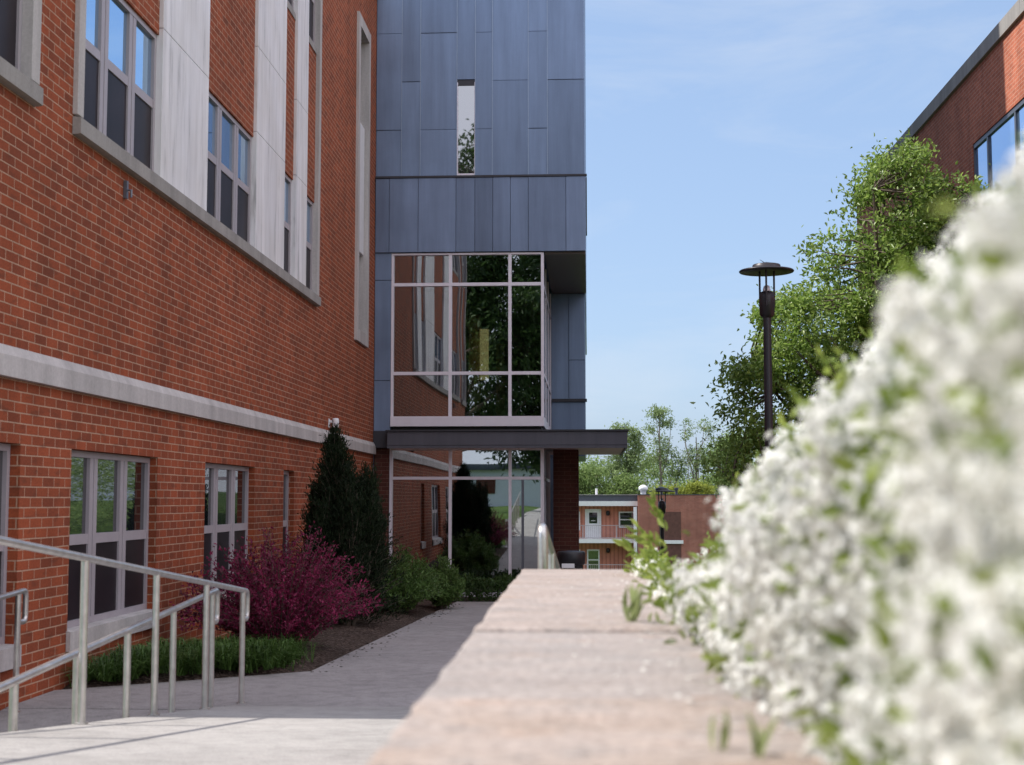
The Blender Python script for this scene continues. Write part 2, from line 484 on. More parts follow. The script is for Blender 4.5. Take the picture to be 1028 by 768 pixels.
M['flag_tan'] = flag_mat('tan_flagstone', (0.40, 0.315, 0.265), (0.47, 0.395, 0.36))

def ground_mat():
    t = NT('grass_ground')
    a = t.noise(t.coord(), 0.25, 6, 0.6); b = t.noise(t.coord(), 9, 4, 0.7)
    c = t.ramp(a, [(0.3, (0.045, 0.085, 0.018)), (0.7, (0.085, 0.135, 0.035))])
    c = t.mix(1.0, c, t.ramp(b, [(0.3, 0.7), (0.7, 1.2)]), 'MULTIPLY')
    t.set(c, 0.95, spec=0.1); t.bump(b, 0.6, 0.05); return t.m
M['grass'] = ground_mat()
def mulch_mat():
    t = NT('bark_mulch')
    v = t.node('ShaderNodeTexVoronoi'); v.inputs['Scale'].default_value = 34; t.link(t.coord((1, 2.2, 1)), v.inputs['Vector'])
    c = t.mix(1.0, t.ramp(v.outputs['Color'], [(0.1, (0.035, 0.024, 0.020)), (0.6, (0.085, 0.060, 0.048)), (0.95, (0.24, 0.18, 0.15))]), 1.0, 'MULTIPLY')
    t.set(c, 0.95, spec=0.15); t.bump(v.outputs['Distance'], 0.9, 0.03); return t.m
M['mulch'] = mulch_mat()

# ------------------------------------------------------------------ the setting: ground and paving
XW = -4.40                 # face of the long brick wall
def sstep(a, b, x):
    t = max(0.0, min(1.0, (x - a) / (b - a))); return t * t * (3 - 2 * t)
def walk_z(y):
    if y < 3.4: return -0.721
    if y < 10.85: return -0.34 - 0.112 * y
    if y < 13: return -1.555
    return -1.555 - 0.0265 * (y - 13)
def ground_z(x, y):
    z = walk_z(max(y, 3.4)) if y < 31 else -2.03
    if x < -2.7 and y < 10.9: z = -1.62 - 0.055 * max(0, 10.6 - max(y, 5.0))
    if x < -5: z = -1.8 if y > 0 else z
    if x > 0.05:                                   # planted bank behind the retaining wall
        hi = -0.36 + 0.02 * min(x, 8)
        t = 1 - sstep(7.2, 13, y)
        z = z * (1 - t) + hi * t
    if y < 0:                                      # lawn behind the photographer
        t = sstep(0, 9, -y); z = z * (1 - t) + (-0.72 + 0.006 * (-y)) * t
    if y > 31:
        z = -2.03 - 3.75 * sstep(36, 72, y)
        z += 5.5 * sstep(112, 190, y)
    return z - 0.06

def axis(parts):
    out = []
    for a, b, s in parts:
        out += list(np.arange(a, b, s))
    return sorted(set(round(float(v), 4) for v in out))
gx = axis([(-900, -120, 130), (-120, -20, 10), (-20, -6, 2), (-6, 3.0, 0.25), (3, 16, 1), (16, 120, 8), (120, 1000, 130)])
gy = axis([(-900, -100, 130), (-100, -10, 9), (-10, 0, 1), (0, 32, 0.5), (32, 130, 4), (130, 300, 17), (300, 1500, 200)])
gv = [(x, y, ground_z(x, y)) for y in gy for x in gx]
nx_ = len(gx)
gf = [(j * nx_ + i, j * nx_ + i + 1, (j + 1) * nx_ + i + 1, (j + 1) * nx_ + i) for j in range(len(gy) - 1) for i in range(nx_ - 1)]
g = MB(); g.add(gv, gf, True)
tag(g.build('ground', M['grass']), kind='structure')

# sloping concrete walk between the two hand rails, then the level landing, then the path to the glass entrance
m = MB()
ys = [-6, -2.6, 0.3, 3.4, 5.25, 7.1, 8.95, 10.8]
for a, b in zip(ys[:-1], ys[1:]):
    b2 = b - 0.012
    za, zb = walk_z(a), walk_z(b2)
    m.hexa([(-2.735,a,-2.4),(-0.17,a,-2.4),(-0.17,b2,-2.4),(-2.735,b2,-2.4),(-2.735,a,za),(-0.17,a,za),(-0.17,b2,zb),(-2.735,b2,zb)])
tag(m.build('ramp', M['concrete'], bevel=0.006), kind='structure')
m = MB()
m.prism([(-4.39, 10.62), (-2.775, 10.62), (-2.775, 10.81), (-0.1, 10.81), (-0.1, 13.0), (-2.55, 13.0), (-2.62, 12.95), (-3.45, 12.30), (-4.39, 11.60)], -2.2, -1.552)
yy = 13.012
while yy < 27.3:
    y2 = min(yy + 1.83, 27.35)
    za, zb = walk_z(yy), walk_z(y2 - 0.012)
    xl0, xl1 = -2.55, -2.55
    if y2 > 27.2: y2 = 27.35
    m.hexa([(xl0,yy,-2.6),(1.2,yy,-2.6),(1.2,y2-0.012,-2.6),(xl1,y2-0.012,-2.6),(xl0,yy,za),(1.2,yy,za),(1.2,y2-0.012,zb),(xl1,y2-0.012,zb)])
    yy = y2
m.box(-0.3, 5.0, 27.37, 37, -2.6, -2.0)  # unseen paving added to bounce neutral light onto the canopy underside
m.box(1.212, 3.2, 13.0, 27.35, -2.6, -1.8)  # extra paving width, also added for bounce light
tag(m.build('path', M['concrete_old'], bevel=0.006), kind='structure')
m = MB()
m.hexa([(-4.39,3.0,-2.6),(-2.745,3.0,-2.6),(-2.745,10.605,-2.6),(-4.39,10.605,-2.6),(-4.39,3.0,-1.97),(-2.745,3.0,-1.97),(-2.745,10.605,-1.556),(-4.39,10.605,-1.556)])
tag(m.build('lower_ramp', M['concrete_old'], bevel=0.006), kind='structure')
# mulch bed between the wall and the path
m = MB()
bx = np.linspace(-4.395, -2.545, 16); by = np.linspace(11.4, 28.6, 120)
def bed_z(x, y):
    u = (x + 4.395) / 1.85
    return walk_z(y) + 0.005 + 0.05 * math.sin(math.pi * min(1, max(0, u))) + 0.02 * math.sin(x * 9 + y * 7)
v = []
for j in range(len(by)):
    for x_ in bx:
        y0_ = min(11.605 + (x_ + 4.39) * 0.745, 12.99) + 0.004      # slanted front edge along the landing
        yq = y0_ + (28.6 - y0_) * (j / (len(by) - 1)) ** 1.2
        e_ = min(1.0, (yq - y0_) / 0.25, (bx[-1] - x_) / 0.25 + 0.0)
        v.append((x_, yq, walk_z(yq) - 0.03 * (1 - e_) + (bed_z(x_, yq) - walk_z(yq)) * e_))
nb = len(bx)
m.add(v, [(j * nb + i, j * nb + i + 1, (j + 1) * nb + i + 1, (j + 1) * nb + i) for j in range(len(by) - 1) for i in range(nb - 1)], True)
tag(m.build('mulch_bed', M['mulch']), kind='structure')
m = MB()
m.prism([(-3.0, 27.37), (0.9, 27.37), (0.9, 28.95), (-3.0, 28.95)], -2.4, -1.955)
tag(m.build('entrance_bed', M['mulch']), kind='structure')
# concrete walk on the lawn behind the photographer (seen mirrored in the entrance glass)
m = MB()
for a, b in ((-40, -30), (-30, -20), (-20, -10), (-10, -6.02)):
    za, zb = ground_z(-1.5, a) + 0.1, ground_z(-1.5, b) + 0.1
    if b > -7: zb = -0.725
    m.hexa([(-3.0,a,-1.6),(0.4,a,-1.6),(0.4,b-.012,-1.6),(-3.0,b-.012,-1.6),(-3.0,a,za),(0.4,a,za),(0.4,b-.012,zb),(-3.0,b-.012,zb)])
tag(m.build('lawn_walk', M['concrete']), kind='structure')

# ------------------------------------------------------------------ windows
def window(parent, axis_, face, a0, a1, z0, z1, rail=None, sashes=3, fmat='frame', out=1, mull=0.2, edge=0.055, screen=True, pane_mat='pane', depth=0.07):
    """a sash window in a wall. axis_ 'y': wall face x = face, along y; out = sign of the outward normal"""
    f = MB(); p = MB(); s = MB()
    def B(mb, u0, u1, d0, d1, w0, w1):
        if axis_ == 'y': mb.box(face + out * d0, face + out * d1, u0, u1, w0, w1)
        else: mb.box(u0, u1, face + out * d0, face + out * d1, w0, w1)
    B(f, a0, a0 + edge, -depth, 0, z0, z1); B(f, a1 - edge, a1, -depth, 0, z0, z1)
    B(f, a0 + edge, a1 - edge, -depth, 0, z1 - edge, z1); B(f, a0 + edge, a1 - edge, -depth, 0, z0, z0 + edge)
    wpane = (a1 - a0 - 2 * edge - (sashes - 1) * mull) / sashes
    for k in range(sashes):
        u0 = a0 + edge + k * (wpane + mull); u1 = u0 + wpane
        if k < sashes - 1:
            h = (mull - 0.02) / 2
            B(f, u1, u1 + h, -depth, -0.004, z0 + edge, z1 - edge)
            B(f, u1 + h, u1 + h + 0.02, -depth, -0.022, z0 + edge, z1 - edge)
            B(f, u1 + h + 0.02, u1 + mull, -depth, -0.004, z0 + edge, z1 - edge)
        if rail is not None:
            B(f, u0, u1, -depth, -0.008, rail - 0.045, rail + 0.045)
            B(p, u0, u1, -0.045, -0.035, rail + 0.045, z1 - edge)
            if screen:
                B(s, u0, u1, -0.03, -0.022, z0 + edge, rail - 0.045)
                B(p, u0, u1, -0.056, -0.048, z0 + edge, rail - 0.045)
            else:
                B(p, u0, u1, -0.056, -0.048, z0 + edge, rail - 0.045)
        else:
            B(p, u0, u1, -0.045, -0.035, z0 + edge, z1 - edge)
    w = f.build('window', M[fmat], parent)
    p.build('pane', M[pane_mat], w)
    if rail is not None and screen: s.build('insect_screen', M['screen'], w)
    return w

def wall_with_openings(mb, axis_, face, a0, a1, z0, z1, holes, depth, out=1):
    """front skin of a wall with rectangular holes and their reveals"""
    As = sorted({a0, a1, *[h[0] for h in holes], *[h[1] for h in holes]})
    Zs = sorted({z0, z1, *[h[2] for h in holes], *[h[3] for h in holes]})
    def P(a, d, z): return (face - out * d, a, z) if axis_ == 'y' else (a, face - out * d, z)
    for i in range(len(As) - 1):
        for j in range(len(Zs) - 1):
            ca, cz = (As[i] + As[i + 1]) / 2, (Zs[j] + Zs[j + 1]) / 2
            if any(h[0] < ca < h[1] and h[2] < cz < h[3] for h in holes): continue
            mb.quad(P(As[i], 0, Zs[j]), P(As[i + 1], 0, Zs[j]), P(As[i + 1], 0, Zs[j + 1]), P(As[i], 0, Zs[j + 1]))
    for h in holes:
        b0, b1, c0, c1 = h[:4]; d = depth
        mb.quad(P(b0, 0, c0), P(b0, d, c0), P(b0, d, c1), P(b0, 0, c1))
        mb.quad(P(b1, 0, c0), P(b1, 0, c1), P(b1, d, c1), P(b1, d, c0))
        mb.quad(P(b0, 0, c1), P(b0, d, c1), P(b1, d, c1), P(b1, 0, c1))
        mb.quad(P(b0, 0, c0), P(b1, 0, c0), P(b1, d, c0), P(b0, d, c0))
        mb.quad(P(b0, d, c0), P(b1, d, c0), P(b1, d, c1), P(b0, d, c1))

# ------------------------------------------------------------------ the long brick building
YA, YB, ZT = 9.1, 28.825, 10.62
bb = thing('brick_building', 'long red brick building with marble pilasters and grouped windows along the path', 'building', (XW - 6, 18, -1.6))
low = [(9.35, 10.80), (11.89, 14.315), (16.12, 18.55), (20.32, 21.05)]
zl0, zl1 = -1.10, 0.435
bays = [(9.35, 10.70), (11.86, 22.46)]
holes = [(a, b, zl0, zl1) for a, b in low] + [(a - 0.1, b + 0.06, 3.25, ZT - 0.6) for a, b in bays] + [(26.50, 27.60, 3.20, 9.13)]
m = MB()
wall_with_openings(m, 'y', XW, YA, YB, -2.6, ZT, holes, 0.2)
m.quad((XW, YA, -2.6), (XW, YA, ZT), (XW - 14, YA, ZT), (XW - 14, YA, -2.6))
m.quad((XW, YB, -2.6), (XW - 14, YB, -2.6), (XW - 14, YB, ZT), (XW, YB, ZT))
m.quad((XW - 14, YA, -2.6), (XW - 14, YA, ZT), (XW - 14, YB, ZT), (XW - 14, YB, -2.6))
m.quad((XW, YA, ZT), (XW, YB, ZT), (XW - 14, YB, ZT), (XW - 14, YA, ZT))
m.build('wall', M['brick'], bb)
MB().box(XW - 14.1, XW + 0.08, YA - 0.08, YB - 0.01, ZT + 0.003, ZT + 0.3).build('parapet', M['limestone'], bb, 0.01)
# belt course with a weathered top, in lengths
m = MB()
cuts = [9.05, 10.15, 12.9, 15.6, 18.3, 21.0, 23.7, 26.4, 28.80]
for a, b in zip(cuts[:-1], cuts[1:]):
    m.extrude_y([(XW + 0.002, 0.925), (XW + 0.06, 0.925), (XW + 0.06, 1.085), (XW + 0.02, 1.165), (XW + 0.002, 1.165)], a, b - 0.005)
m.build('belt_course', M['limestone'], bb)
# tall bays: sill, jambs, pilasters, brick spandrels, windows
def bay(y0, y1, pil, ljamb=True, rjamb=0.23):
    s = MB()
    s.extrude_y([(XW - 0.12, 3.285), (XW + 0.075, 3.262), (XW + 0.075, 3.125), (XW + 0.045, 3.118), (XW + 0.002, 3.118), (XW + 0.002, 3.27), (XW - 0.12, 3.27)], y0 - 0.15, y1 + rjamb)
    s.build('sill', M['sill_stone'], bb)
    for a, b in ((y0 - 0.15, y0 - 0.002), (y1 + 0.002, y1 + rjamb)):
        MB().box(XW - 0.15, XW + 0.045, a, b, 3.29, ZT - 0.62).build('jamb', M['limestone'], bb, 0.006)
    gaps = []; cur = y0
    for a, b in pil:
        gaps.append((cur, a)); cur = b
    gaps.append((cur, y1))
    for a, b in pil:
        q = MB(); zc = 3.29
        for zj in (4.865, 6.02, 8.9, ZT - 0.62):
            q.box(XW - 0.16, XW + 0.025, a + 0.001, b - 0.001, zc, zj - 0.008); zc = zj
        q.build('pilaster', M['marble'], bb, 0.004)
    for k, (a, b) in enumerate(gaps):
        if b - a < 0.2: continue
        n = 3 if b - a > 1.5 else 1
        for st in range(3):
            zb = 3.275 + 4.06 * st
            if zb > ZT - 2.5: break
            window(bb, 'y', XW - 0.045, a + 0.002, b - 0.002, zb + 0.012, zb + 1.51, rail=zb + 0.77, sashes=n, pane_mat='pane_sky')
            zt = min(zb + 4.06, ZT - 0.62)
            MB().box(XW - 0.19, XW - 0.02, a + 0.002, b - 0.002, zb + 1.512, zt - 0.10).build('spandrel', M['brick'], bb)
            if zt < ZT - 1:
                MB().box(XW - 0.19, XW - 0.008, a + 0.003, b - 0.003, zt - 0.098, zt).build('sill', M['sill_stone'], bb)
bay(11.86, 22.46, [(14.13, 15.90), (18.27, 20.03), (20.80, 21.64)], rjamb=0.17)
bay(9.35, 10.70, [], rjamb=0.17)
for a, b in low:
    n = 3 if b - a > 1.5 else 1
    window(bb, 'y', XW - 0.08, a + 0.003, b - 0.003, zl0 + 0.004, zl1 - 0.004, rail=-0.345, sashes=n)
    MB().extrude_y([(XW - 0.17, -1.09), (XW + 0.04, -1.108), (XW + 0.04, -1.27), (XW + 0.003, -1.27), (XW + 0.003, -1.10), (XW - 0.17, -1.096)], a - 0.03, b + 0.03).build('sill', M['limestone'], bb)
# tall slot window beside the tower
m = MB()
for a, b, c, d in ((26.32, 26.53, 3.0, 9.32), (27.57, 27.76, 3.0, 9.32), (26.53, 27.57, 9.10, 9.32), (26.53, 27.57, 3.0, 3.23)):
    m.box(XW - 0.2, XW + 0.05, a, b, c, d)
m.build('slot_surround', M['limestone'], bb)
window(bb, 'y', XW - 0.12, 26.56, 27.54, 7.36, 9.08, sashes=1, rail=8.2, screen=False)
window(bb, 'y', XW - 0.12, 26.56, 27.54, 3.26, 4.78, sashes=1, rail=4.0, screen=False)
MB().box(XW - 0.2, XW - 0.03, 26.56, 27.54, 4.80, 7.34).build('slot_panel', M['white'], bb, 0.004)
# little metal bracket under the big sill
MB().box(XW + 0.002, XW + 0.035, 13.06, 13.11, 2.85, 3.02).tube([(XW + 0.03, 13.085, 2.93), (XW + 0.07, 13.085, 2.93), (XW + 0.07, 13.085, 2.86)], 0.012, 8).build('wall_bracket', M['frame_grey'], bb)

# security camera over the evergreen
sc = thing('security_camera', 'small white security camera fixed to the brick above the belt course', 'camera', (XW, 23.8, 1.3))
MB().box(XW + 0.003, XW + 0.02, 23.75, 23.85, 1.22, 1.37).build('back_plate', M['white'], sc, 0.006)
MB().tube([(XW + 0.02, 23.8, 1.32), (XW + 0.10, 23.8, 1.32)], 0.022, 12).build('arm', M['white'], sc)
MB().lathe([(0.02, 0.13), (0.05, 0.125), (0.06, 0.08), (0.06, -0.02), (0.05, -0.03)], (XW + 0.12, 23.8, 1.25), 20).build('housing', M['white'], sc)
MB().lathe([(0.05, -0.002), (0.048, -0.03), (0.034, -0.055), (0.006, -0.062)], (XW + 0.12, 23.8, 1.219), 20).build('dome_lens', M['black'], sc)

# ------------------------------------------------------------------ the zinc and glass stair tower
TY = 28.83
XR = -0.080
tw = thing('stair_tower', 'blue grey metal clad stair tower with a large glazed bay and entrance', 'building', (-2.3, 33, -2.0))
# core volumes (set back behind the cladding)
m = MB()
m.box(-6.5, XR - 0.03, TY + 0.05, 50, 5.10, 20.8)
m.box(-6.5, -0.10, 34.56, 41, 1.10, 5.098)
m.box(-6.5, -0.42, 34.56, 41, -2.4, 1.098)
m.box(-6.5, -4.40, TY + 0.06, 34.558, -2.4, 5.098)
m.build('core_wall', M['zinc'], tw)
# upper cladding panels, staggered joints
xs = [-4.392, -3.862, -3.472, -2.712, -2.332, -1.977, -1.232, -0.837, XR]
m = MB()
k = 0
for c in range(8):
    x0, x1 = xs[c] + 0.0025, xs[c + 1] - 0.0025
    off = 0.0 if c % 2 == 0 else 1.02
    hjoint = []
    zs = [6.665] + [z for z in [7.65 + off + 2.05 * i for i in range(-1, 8)] if 6.9 < z < 20.7] + [20.85]
    if c == 3: zs = [8.70, 10.73, 12.78, 14.83, 16.9, 18.9, 20.85]
    for a, b in zip(zs[:-1], zs[1:]):
        d = 0.004 * ((k * 7) % 4); k += 1
        m.box(x0, x1, TY - 0.012 - d, TY + 0.045, a + 0.003, b - 0.003)
m.build('upper_cladding', M['zinc'], tw, 0.003, 1)
# standing seams between the panel columns
m = MB()
for x in xs[1:-1]:
    z0 = 8.7 if False else 6.67
    if x in (-2.712, -2.332):
        m.box(x - 0.006, x + 0.006, TY - 0.034, TY - 0.02, 8.7, 20.8)
        m.box(x - 0.006, x + 0.006, TY - 0.034, TY - 0.02, 6.67, 8.7)
    else: m.box(x - 0.006, x + 0.006, TY - 0.034, TY - 0.02, 6.67, 20.8)
m.build('panel_seam', M['seam'], tw)
# side cladding on the right flank
m = MB()
yy = TY + 0.06
while yy < 50:
    y2 = min(yy + 1.2, 50)
    for a, b in ((5.10, 8.67), (8.67, 12.8), (12.8, 16.9), (16.9, 20.85)):
        m.box(XR - 0.028, XR, yy + 0.004, y2 - 0.004, a + 0.004, b - 0.004)
    yy = y2
m.build('side_cladding', M['zinc'], tw)
MB().box(-4.39, XR + 0.03, TY - 0.05, 50.03, 20.86, 20.96).build('coping', M['zinc_dark'], tw)
# slit window
sw = MB()
for a, b, c, d in ((-2.712, -2.69, 6.68, 8.64), (-2.35, -2.332, 6.68, 8.64), (-2.69, -2.35, 6.68, 6.72)): sw.box(a, b, TY - 0.02, TY + 0.04, c, d)
w = sw.build('slit_window', M['frame_light'], tw)
MB().box(-2.69, -2.35, TY + 0.012, TY + 0.03, 6.72, 8.575).build('pane', M['slit_pane'], w)
MB().box(-2.71, -2.334, TY - 0.006, TY + 0.045, 8.577, 8.69).build('dark_header', M['zinc_dark'], w)  # dark header across the top of the slit
# flashing and the projecting band
MB().box(-4.39, -0.028, TY - 0.105, TY - 0.013, 6.622, 6.662).build('flashing', M['zinc_dark'], tw)
m = MB(); bxs = [-4.388, -4.10, -3.50, -2.72, -2.33, -1.96, -1.60, -1.232, -0.46, -0.060]
for i, (a, b) in enumerate(zip(bxs[:-1], bxs[1:])):
    m.box(a + 0.003, b - 0.003, TY - 0.075 - 0.004 * (i % 3), TY + 0.045, 5.075, 6.618)
m.build('band_cladding', M['zinc_band'], tw, 0.003, 1)
MB().box(-0.056, -0.030, TY - 0.06, TY + 0.30, 5.45, 6.60).build('band_end_trim', M['zinc_dark'], tw)
# strip at the left of the glazing
m = MB()
for a, b in ((1.405, 2.43), (2.44, 4.50), (4.51, 5.07)): m.box(-4.39, -4.055, TY - 0.03, TY + 0.3, a, b)
m.build('left_cladding', M['zinc'], tw, 0.003, 1)
# soffit of the overhang and the recessed wall
MB().box(-0.90, -0.062, TY + 0.05, 34.5, 5.03, 5.092).build('soffit', M['soffit'], tw)
m = MB()
for a, b, c, d in ((-0.93, -0.50, 2.45, 5.02), (-0.49, -0.105, 3.40, 5.02), (-0.49, -0.105, 2.45, 3.39), (-0.93, -0.105, 1.06, 2.37)): m.box(a, b, 34.48, 34.55, c, d)
m.build('recess_cladding', M['zinc'], tw, 0.003, 1)
MB().box(-0.90, -0.055, 34.40, 34.55, 2.375, 2.445).build('ledge', M['zinc_dark'], tw)

# glazed bay: frame, panes, interior
GX0, GX1, GZ0, GZ1 = -4.05, -0.915, 1.70, 5.06
fr = MB()
fw = 0.045
FY0, FY1 = TY - 0.03, TY + 0.10
fr.box(GX0, GX0 + 0.05, FY0, FY1, GZ0, GZ1)
fr.box(GX1 - 0.06, GX1, FY0, FY1, GZ0, GZ1)
fr.box(GX0 + 0.05, GX1 - 0.06, FY0, FY1, 5.02, GZ1)
for xm in (-2.835, -1.612): fr.box(xm - 0.032, xm + 0.032, FY0, FY1, GZ0, 5.02)
segs = [(GX0 + 0.05, -2.867), (-2.803, -1.644), (-1.58, GX1 - 0.06)]
for zt in (4.41, 2.58):
    for a, b in segs: fr.box(a, b, FY0 + 0.006, FY1, zt - 0.033, zt + 0.033)
fr.box(GX0 + 0.001, GX1 + 0.001, TY - 0.07, FY1, 1.495, GZ0 - 0.002)
# return along the right side of the bay
for z in (4.41, 2.58): fr.box(GX1 - 0.05, GX1 - 0.005, FY1 + 0.003, 34.4, z - 0.03, z + 0.03)
fr.box(GX1 - 0.05, GX1 - 0.002, FY1 + 0.003, 34.4, 1.50, 1.69)
for y_ in (30.6, 32.4, 34.3): fr.box(GX1 - 0.05, GX1 - 0.004, y_, y_ + 0.06, 1.70, 5.0)
bayw = fr.build('glazed_bay', M['frame_light'], tw)
p = MB()
zz = [(GZ0, 2.547), (2.613, 4.377), (4.443, 5.02)]
for a, b in segs:
    for c, d in zz: p.box(a, b, TY + 0.03, TY + 0.042, c, d)
p.build('pane', M['clear'], bayw)
p = MB(); p.box(GX1 - 0.035, GX1 - 0.02, FY1 + 0.003, 34.4, 1.70, 5.02); p.build('side_pane', M['clear'], bayw)
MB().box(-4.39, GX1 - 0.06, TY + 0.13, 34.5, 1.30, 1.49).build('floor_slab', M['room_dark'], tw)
m = MB(); m.box(-4.38, -1.05, 34.0, 34.45, 1.5, 5.05); m.box(-4.38, -4.3, TY + 0.31, 34.0, 1.5, 5.05); m.build('room_wall', M['room'], tw)
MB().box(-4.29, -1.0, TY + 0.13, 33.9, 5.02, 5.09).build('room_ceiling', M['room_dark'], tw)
for x0, x1, y0, zt in ((-2.66, -2.41, 31.2, 4.1), (-2.14, -1.95, 32.6, 3.6)): MB().box(x0, x1, y0, y0 + 0.25, 1.5, zt).build('room_column', M['ochre'], tw)
# glowing strip added to stand in for a lit wall inside the stair hall
t = NT('strip_glow'); t.b.inputs['Emission Color'].default_value = (1.0, 0.72, 0.30, 1); t.b.inputs['Emission Strength'].default_value = 0.30; t.set((0.7, 0.55, 0.3), 0.5); M['glow'] = t.m
MB().box(-2.39, -2.20, 30.9, 30.98, 2.62, 3.74).build('glow_strip', M['glow'], tw)

# canopy
m = MB(); m.box(-4.06, 0.755, 28.40, 33.6, 1.095, 1.37)
cp = m.build('canopy', M['canopy'], tw, 0.006, 1)
MB().box(-4.09, 0.785, 28.36, 33.63, 1.373, 1.405).build('edge_flashing', M['zinc_dark'], cp)
m = MB()
m.box(-4.06, 0.755, 28.40, 28.44, 1.035, 1.092); m.box(0.715, 0.755, 28.443, 33.6, 1.035, 1.092)
m.build('fascia_lip', M['canopy'], cp)
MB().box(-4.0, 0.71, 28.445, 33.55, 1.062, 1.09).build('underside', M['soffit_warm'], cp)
MB().box(-4.39, -4.07, 28.72, 29.2, 1.06, 1.40).build('canopy_end', M['zinc_dark'], tw)
MB().box(-4.385, -4.09, 28.86, 29.2, -2.3, 1.05).build('corner_post', M['brick_pier'], tw)
# entrance glazing under the canopy
LY = 29.0
fr = MB()
LX0, LX1, LZ0, LZ1 = -4.085, -0.925, -1.96, 1.06
fr.box(LX0, LX0 + 0.06, LY - 0.05, LY + 0.08, LZ0, LZ1); fr.box(LX1 - 0.07, LX1, LY - 0.05, LY + 0.08, LZ0, LZ1)
for xm in (-2.84, -1.617): fr.box(xm - 0.03, xm + 0.03, LY - 0.05, LY + 0.08, LZ0 + 0.1, LZ1 - 0.05)
sg = [(LX0 + 0.06, -2.87), (-2.81, -1.647), (-1.587, LX1 - 0.07)]
for a, b in sg: fr.box(a, b, LY - 0.045, LY + 0.08, 0.415, 0.475)
fr.box(LX0 + 0.06, LX1 - 0.07, LY - 0.05, LY + 0.08, LZ1 - 0.048, LZ1)
fr.box(LX0 + 0.06, LX1 - 0.07, LY - 0.05, LY + 0.08, LZ0, LZ0 + 0.098)
for y_ in (30.4, 32.0, 33.6): fr.box(LX1 - 0.06, LX1 - 0.002, y_, y_ + 0.06, LZ0, LZ1)
fr.box(LX1 - 0.06, LX1 - 0.004, LY + 0.083, 33.6, 0.415, 0.475)
eg = fr.build('entrance_glazing', M['frame_light'], tw)
p = MB()
for a, b in sg:
    p.box(a, b, LY + 0.01, LY + 0.022, LZ0 + 0.1, 0.413); p.box(a, b, LY + 0.01, LY + 0.022, 0.477, LZ1 - 0.05)
p.box(LX1 - 0.04, LX1 - 0.025, LY + 0.083, 34.3, LZ0, LZ1)
p.build('pane', M['clear_low'], eg)
d = MB(); d.box(-1.385, -1.335, LY - 0.035, LY + 0.005, LZ0 + 0.1, 0.41)
dd = d.build('door', M['frame_grey'], eg)
m = MB(); m.box(-4.38, -1.0, 33.9, 34.4, -2.0, 1.06); m.box(-4.38, -4.3, 29.25, 33.9, -2.0, 1.06); m.build('hall_wall', M['room'], tw)
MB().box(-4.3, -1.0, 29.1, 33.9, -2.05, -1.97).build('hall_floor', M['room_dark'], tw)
MB().box(-0.765, -0.235, 30.0, 31.4, -2.3, 1.058).build('brick_pier', M['brick_pier'], tw)

# ------------------------------------------------------------------ brick building across the walk
XQ = 8.30
rb = thing('brick_building', 'red brick building on the right with a grey roof edge and ribbon windows', 'building', (XQ + 6, 28, -2.0))
zc0 = 9.22
whole = [(17.0, 30.75, 5.0, 7.66), (17.0, 30.75, 1.2, 3.6)]
m = MB()
wall_with_openings(m, 'y', XQ, 15.0, 44.0, -3, zc0, whole, 0.2, out=-1)
m.quad((XQ, 15, -3), (XQ + 14, 15, -3), (XQ + 14, 15, zc0), (XQ, 15, zc0))
m.quad((XQ, 44, -3), (XQ, 44, zc0), (XQ + 14, 44, zc0), (XQ + 14, 44, -3))
m.quad((XQ + 14, 15, -3), (XQ + 14, 44, -3), (XQ + 14, 44, zc0), (XQ + 14, 15, zc0))
m.quad((XQ, 15, zc0), (XQ + 14, 15, zc0), (XQ + 14, 44, zc0), (XQ, 44, zc0))
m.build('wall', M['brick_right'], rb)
m = MB(); yy = 15.0 - 0.06
while yy < 44:
    y2 = min(yy + 3.0, 44.06); m.box(XQ - 0.07, XQ + 14.06, yy, y2 - 0.008, zc0 + 0.003, zc0 + 0.32); yy = y2
m.build('roof_edge', M['sill_stone'], rb)
for z0, z1 in ((5.0, 7.66), (1.2, 3.6)):
    f = MB(); p = MB()
    ys_ = [17.003 + 1.79 * i for i in range(7)] + [29.68, 30.747]
    f.box(XQ + 0.02, XQ + 0.12, 17.003, 30.747, z1 - 0.10, z1 - 0.003); f.box(XQ + 0.02, XQ + 0.12, 17.003, 30.747, z0 + 0.003, z0 + 0.10)
    for y_ in ys_: f.box(XQ + 0.022, XQ + 0.12, max(17.003, y_ - 0.045), min(30.747, y_ + 0.045), z0 + 0.103, z1 - 0.103)
    for a, b in zip(ys_[:-1], ys_[1:]): p.box(XQ + 0.06, XQ + 0.075, a + 0.046, b - 0.046, z0 + 0.103, z1 - 0.103)
    w = f.build('ribbon_window', M['frame_grey'], rb); p.build('pane', M['sky_pane'], w)

# ------------------------------------------------------------------ apartment house far behind
AY = 105.0
ap = thing('apartment_house', 'distant two storey apartment house with orange siding balcony and brick stair block', 'building', (3, AY + 4, -6))
t = NT('orange_siding')
tcv = t.coord(); sx = t.node('ShaderNodeSeparateXYZ'); t.link(tcv, sx.inputs[0])
wv = t.node('ShaderNodeMath', operation='PINGPONG'); wv.inputs[1].default_value = 0.15; t.link(sx.outputs['X'], wv.inputs[0])
c = t.mix(1.0, t.ramp(wv.outputs[0], [(0.0, (0.26, 0.09, 0.058)), (0.035, (0.54, 0.205, 0.14)), (0.15, (0.60, 0.24, 0.165))]), t.ramp(t.noise(tcv, 2.0), [(0.3, 0.85), (0.7, 1.1)]), 'MULTIPLY')
t.set(c, 0.8); M['siding'] = t.m
MB().box(-16, 3.5, AY + 1.5, AY + 10, -6.4, -0.05).build('wall', M['siding'], ap)
MB().box(-16.2, 3.5, AY - 0.1, AY + 10, -0.43, -0.08).build('fascia', M['white'], ap)
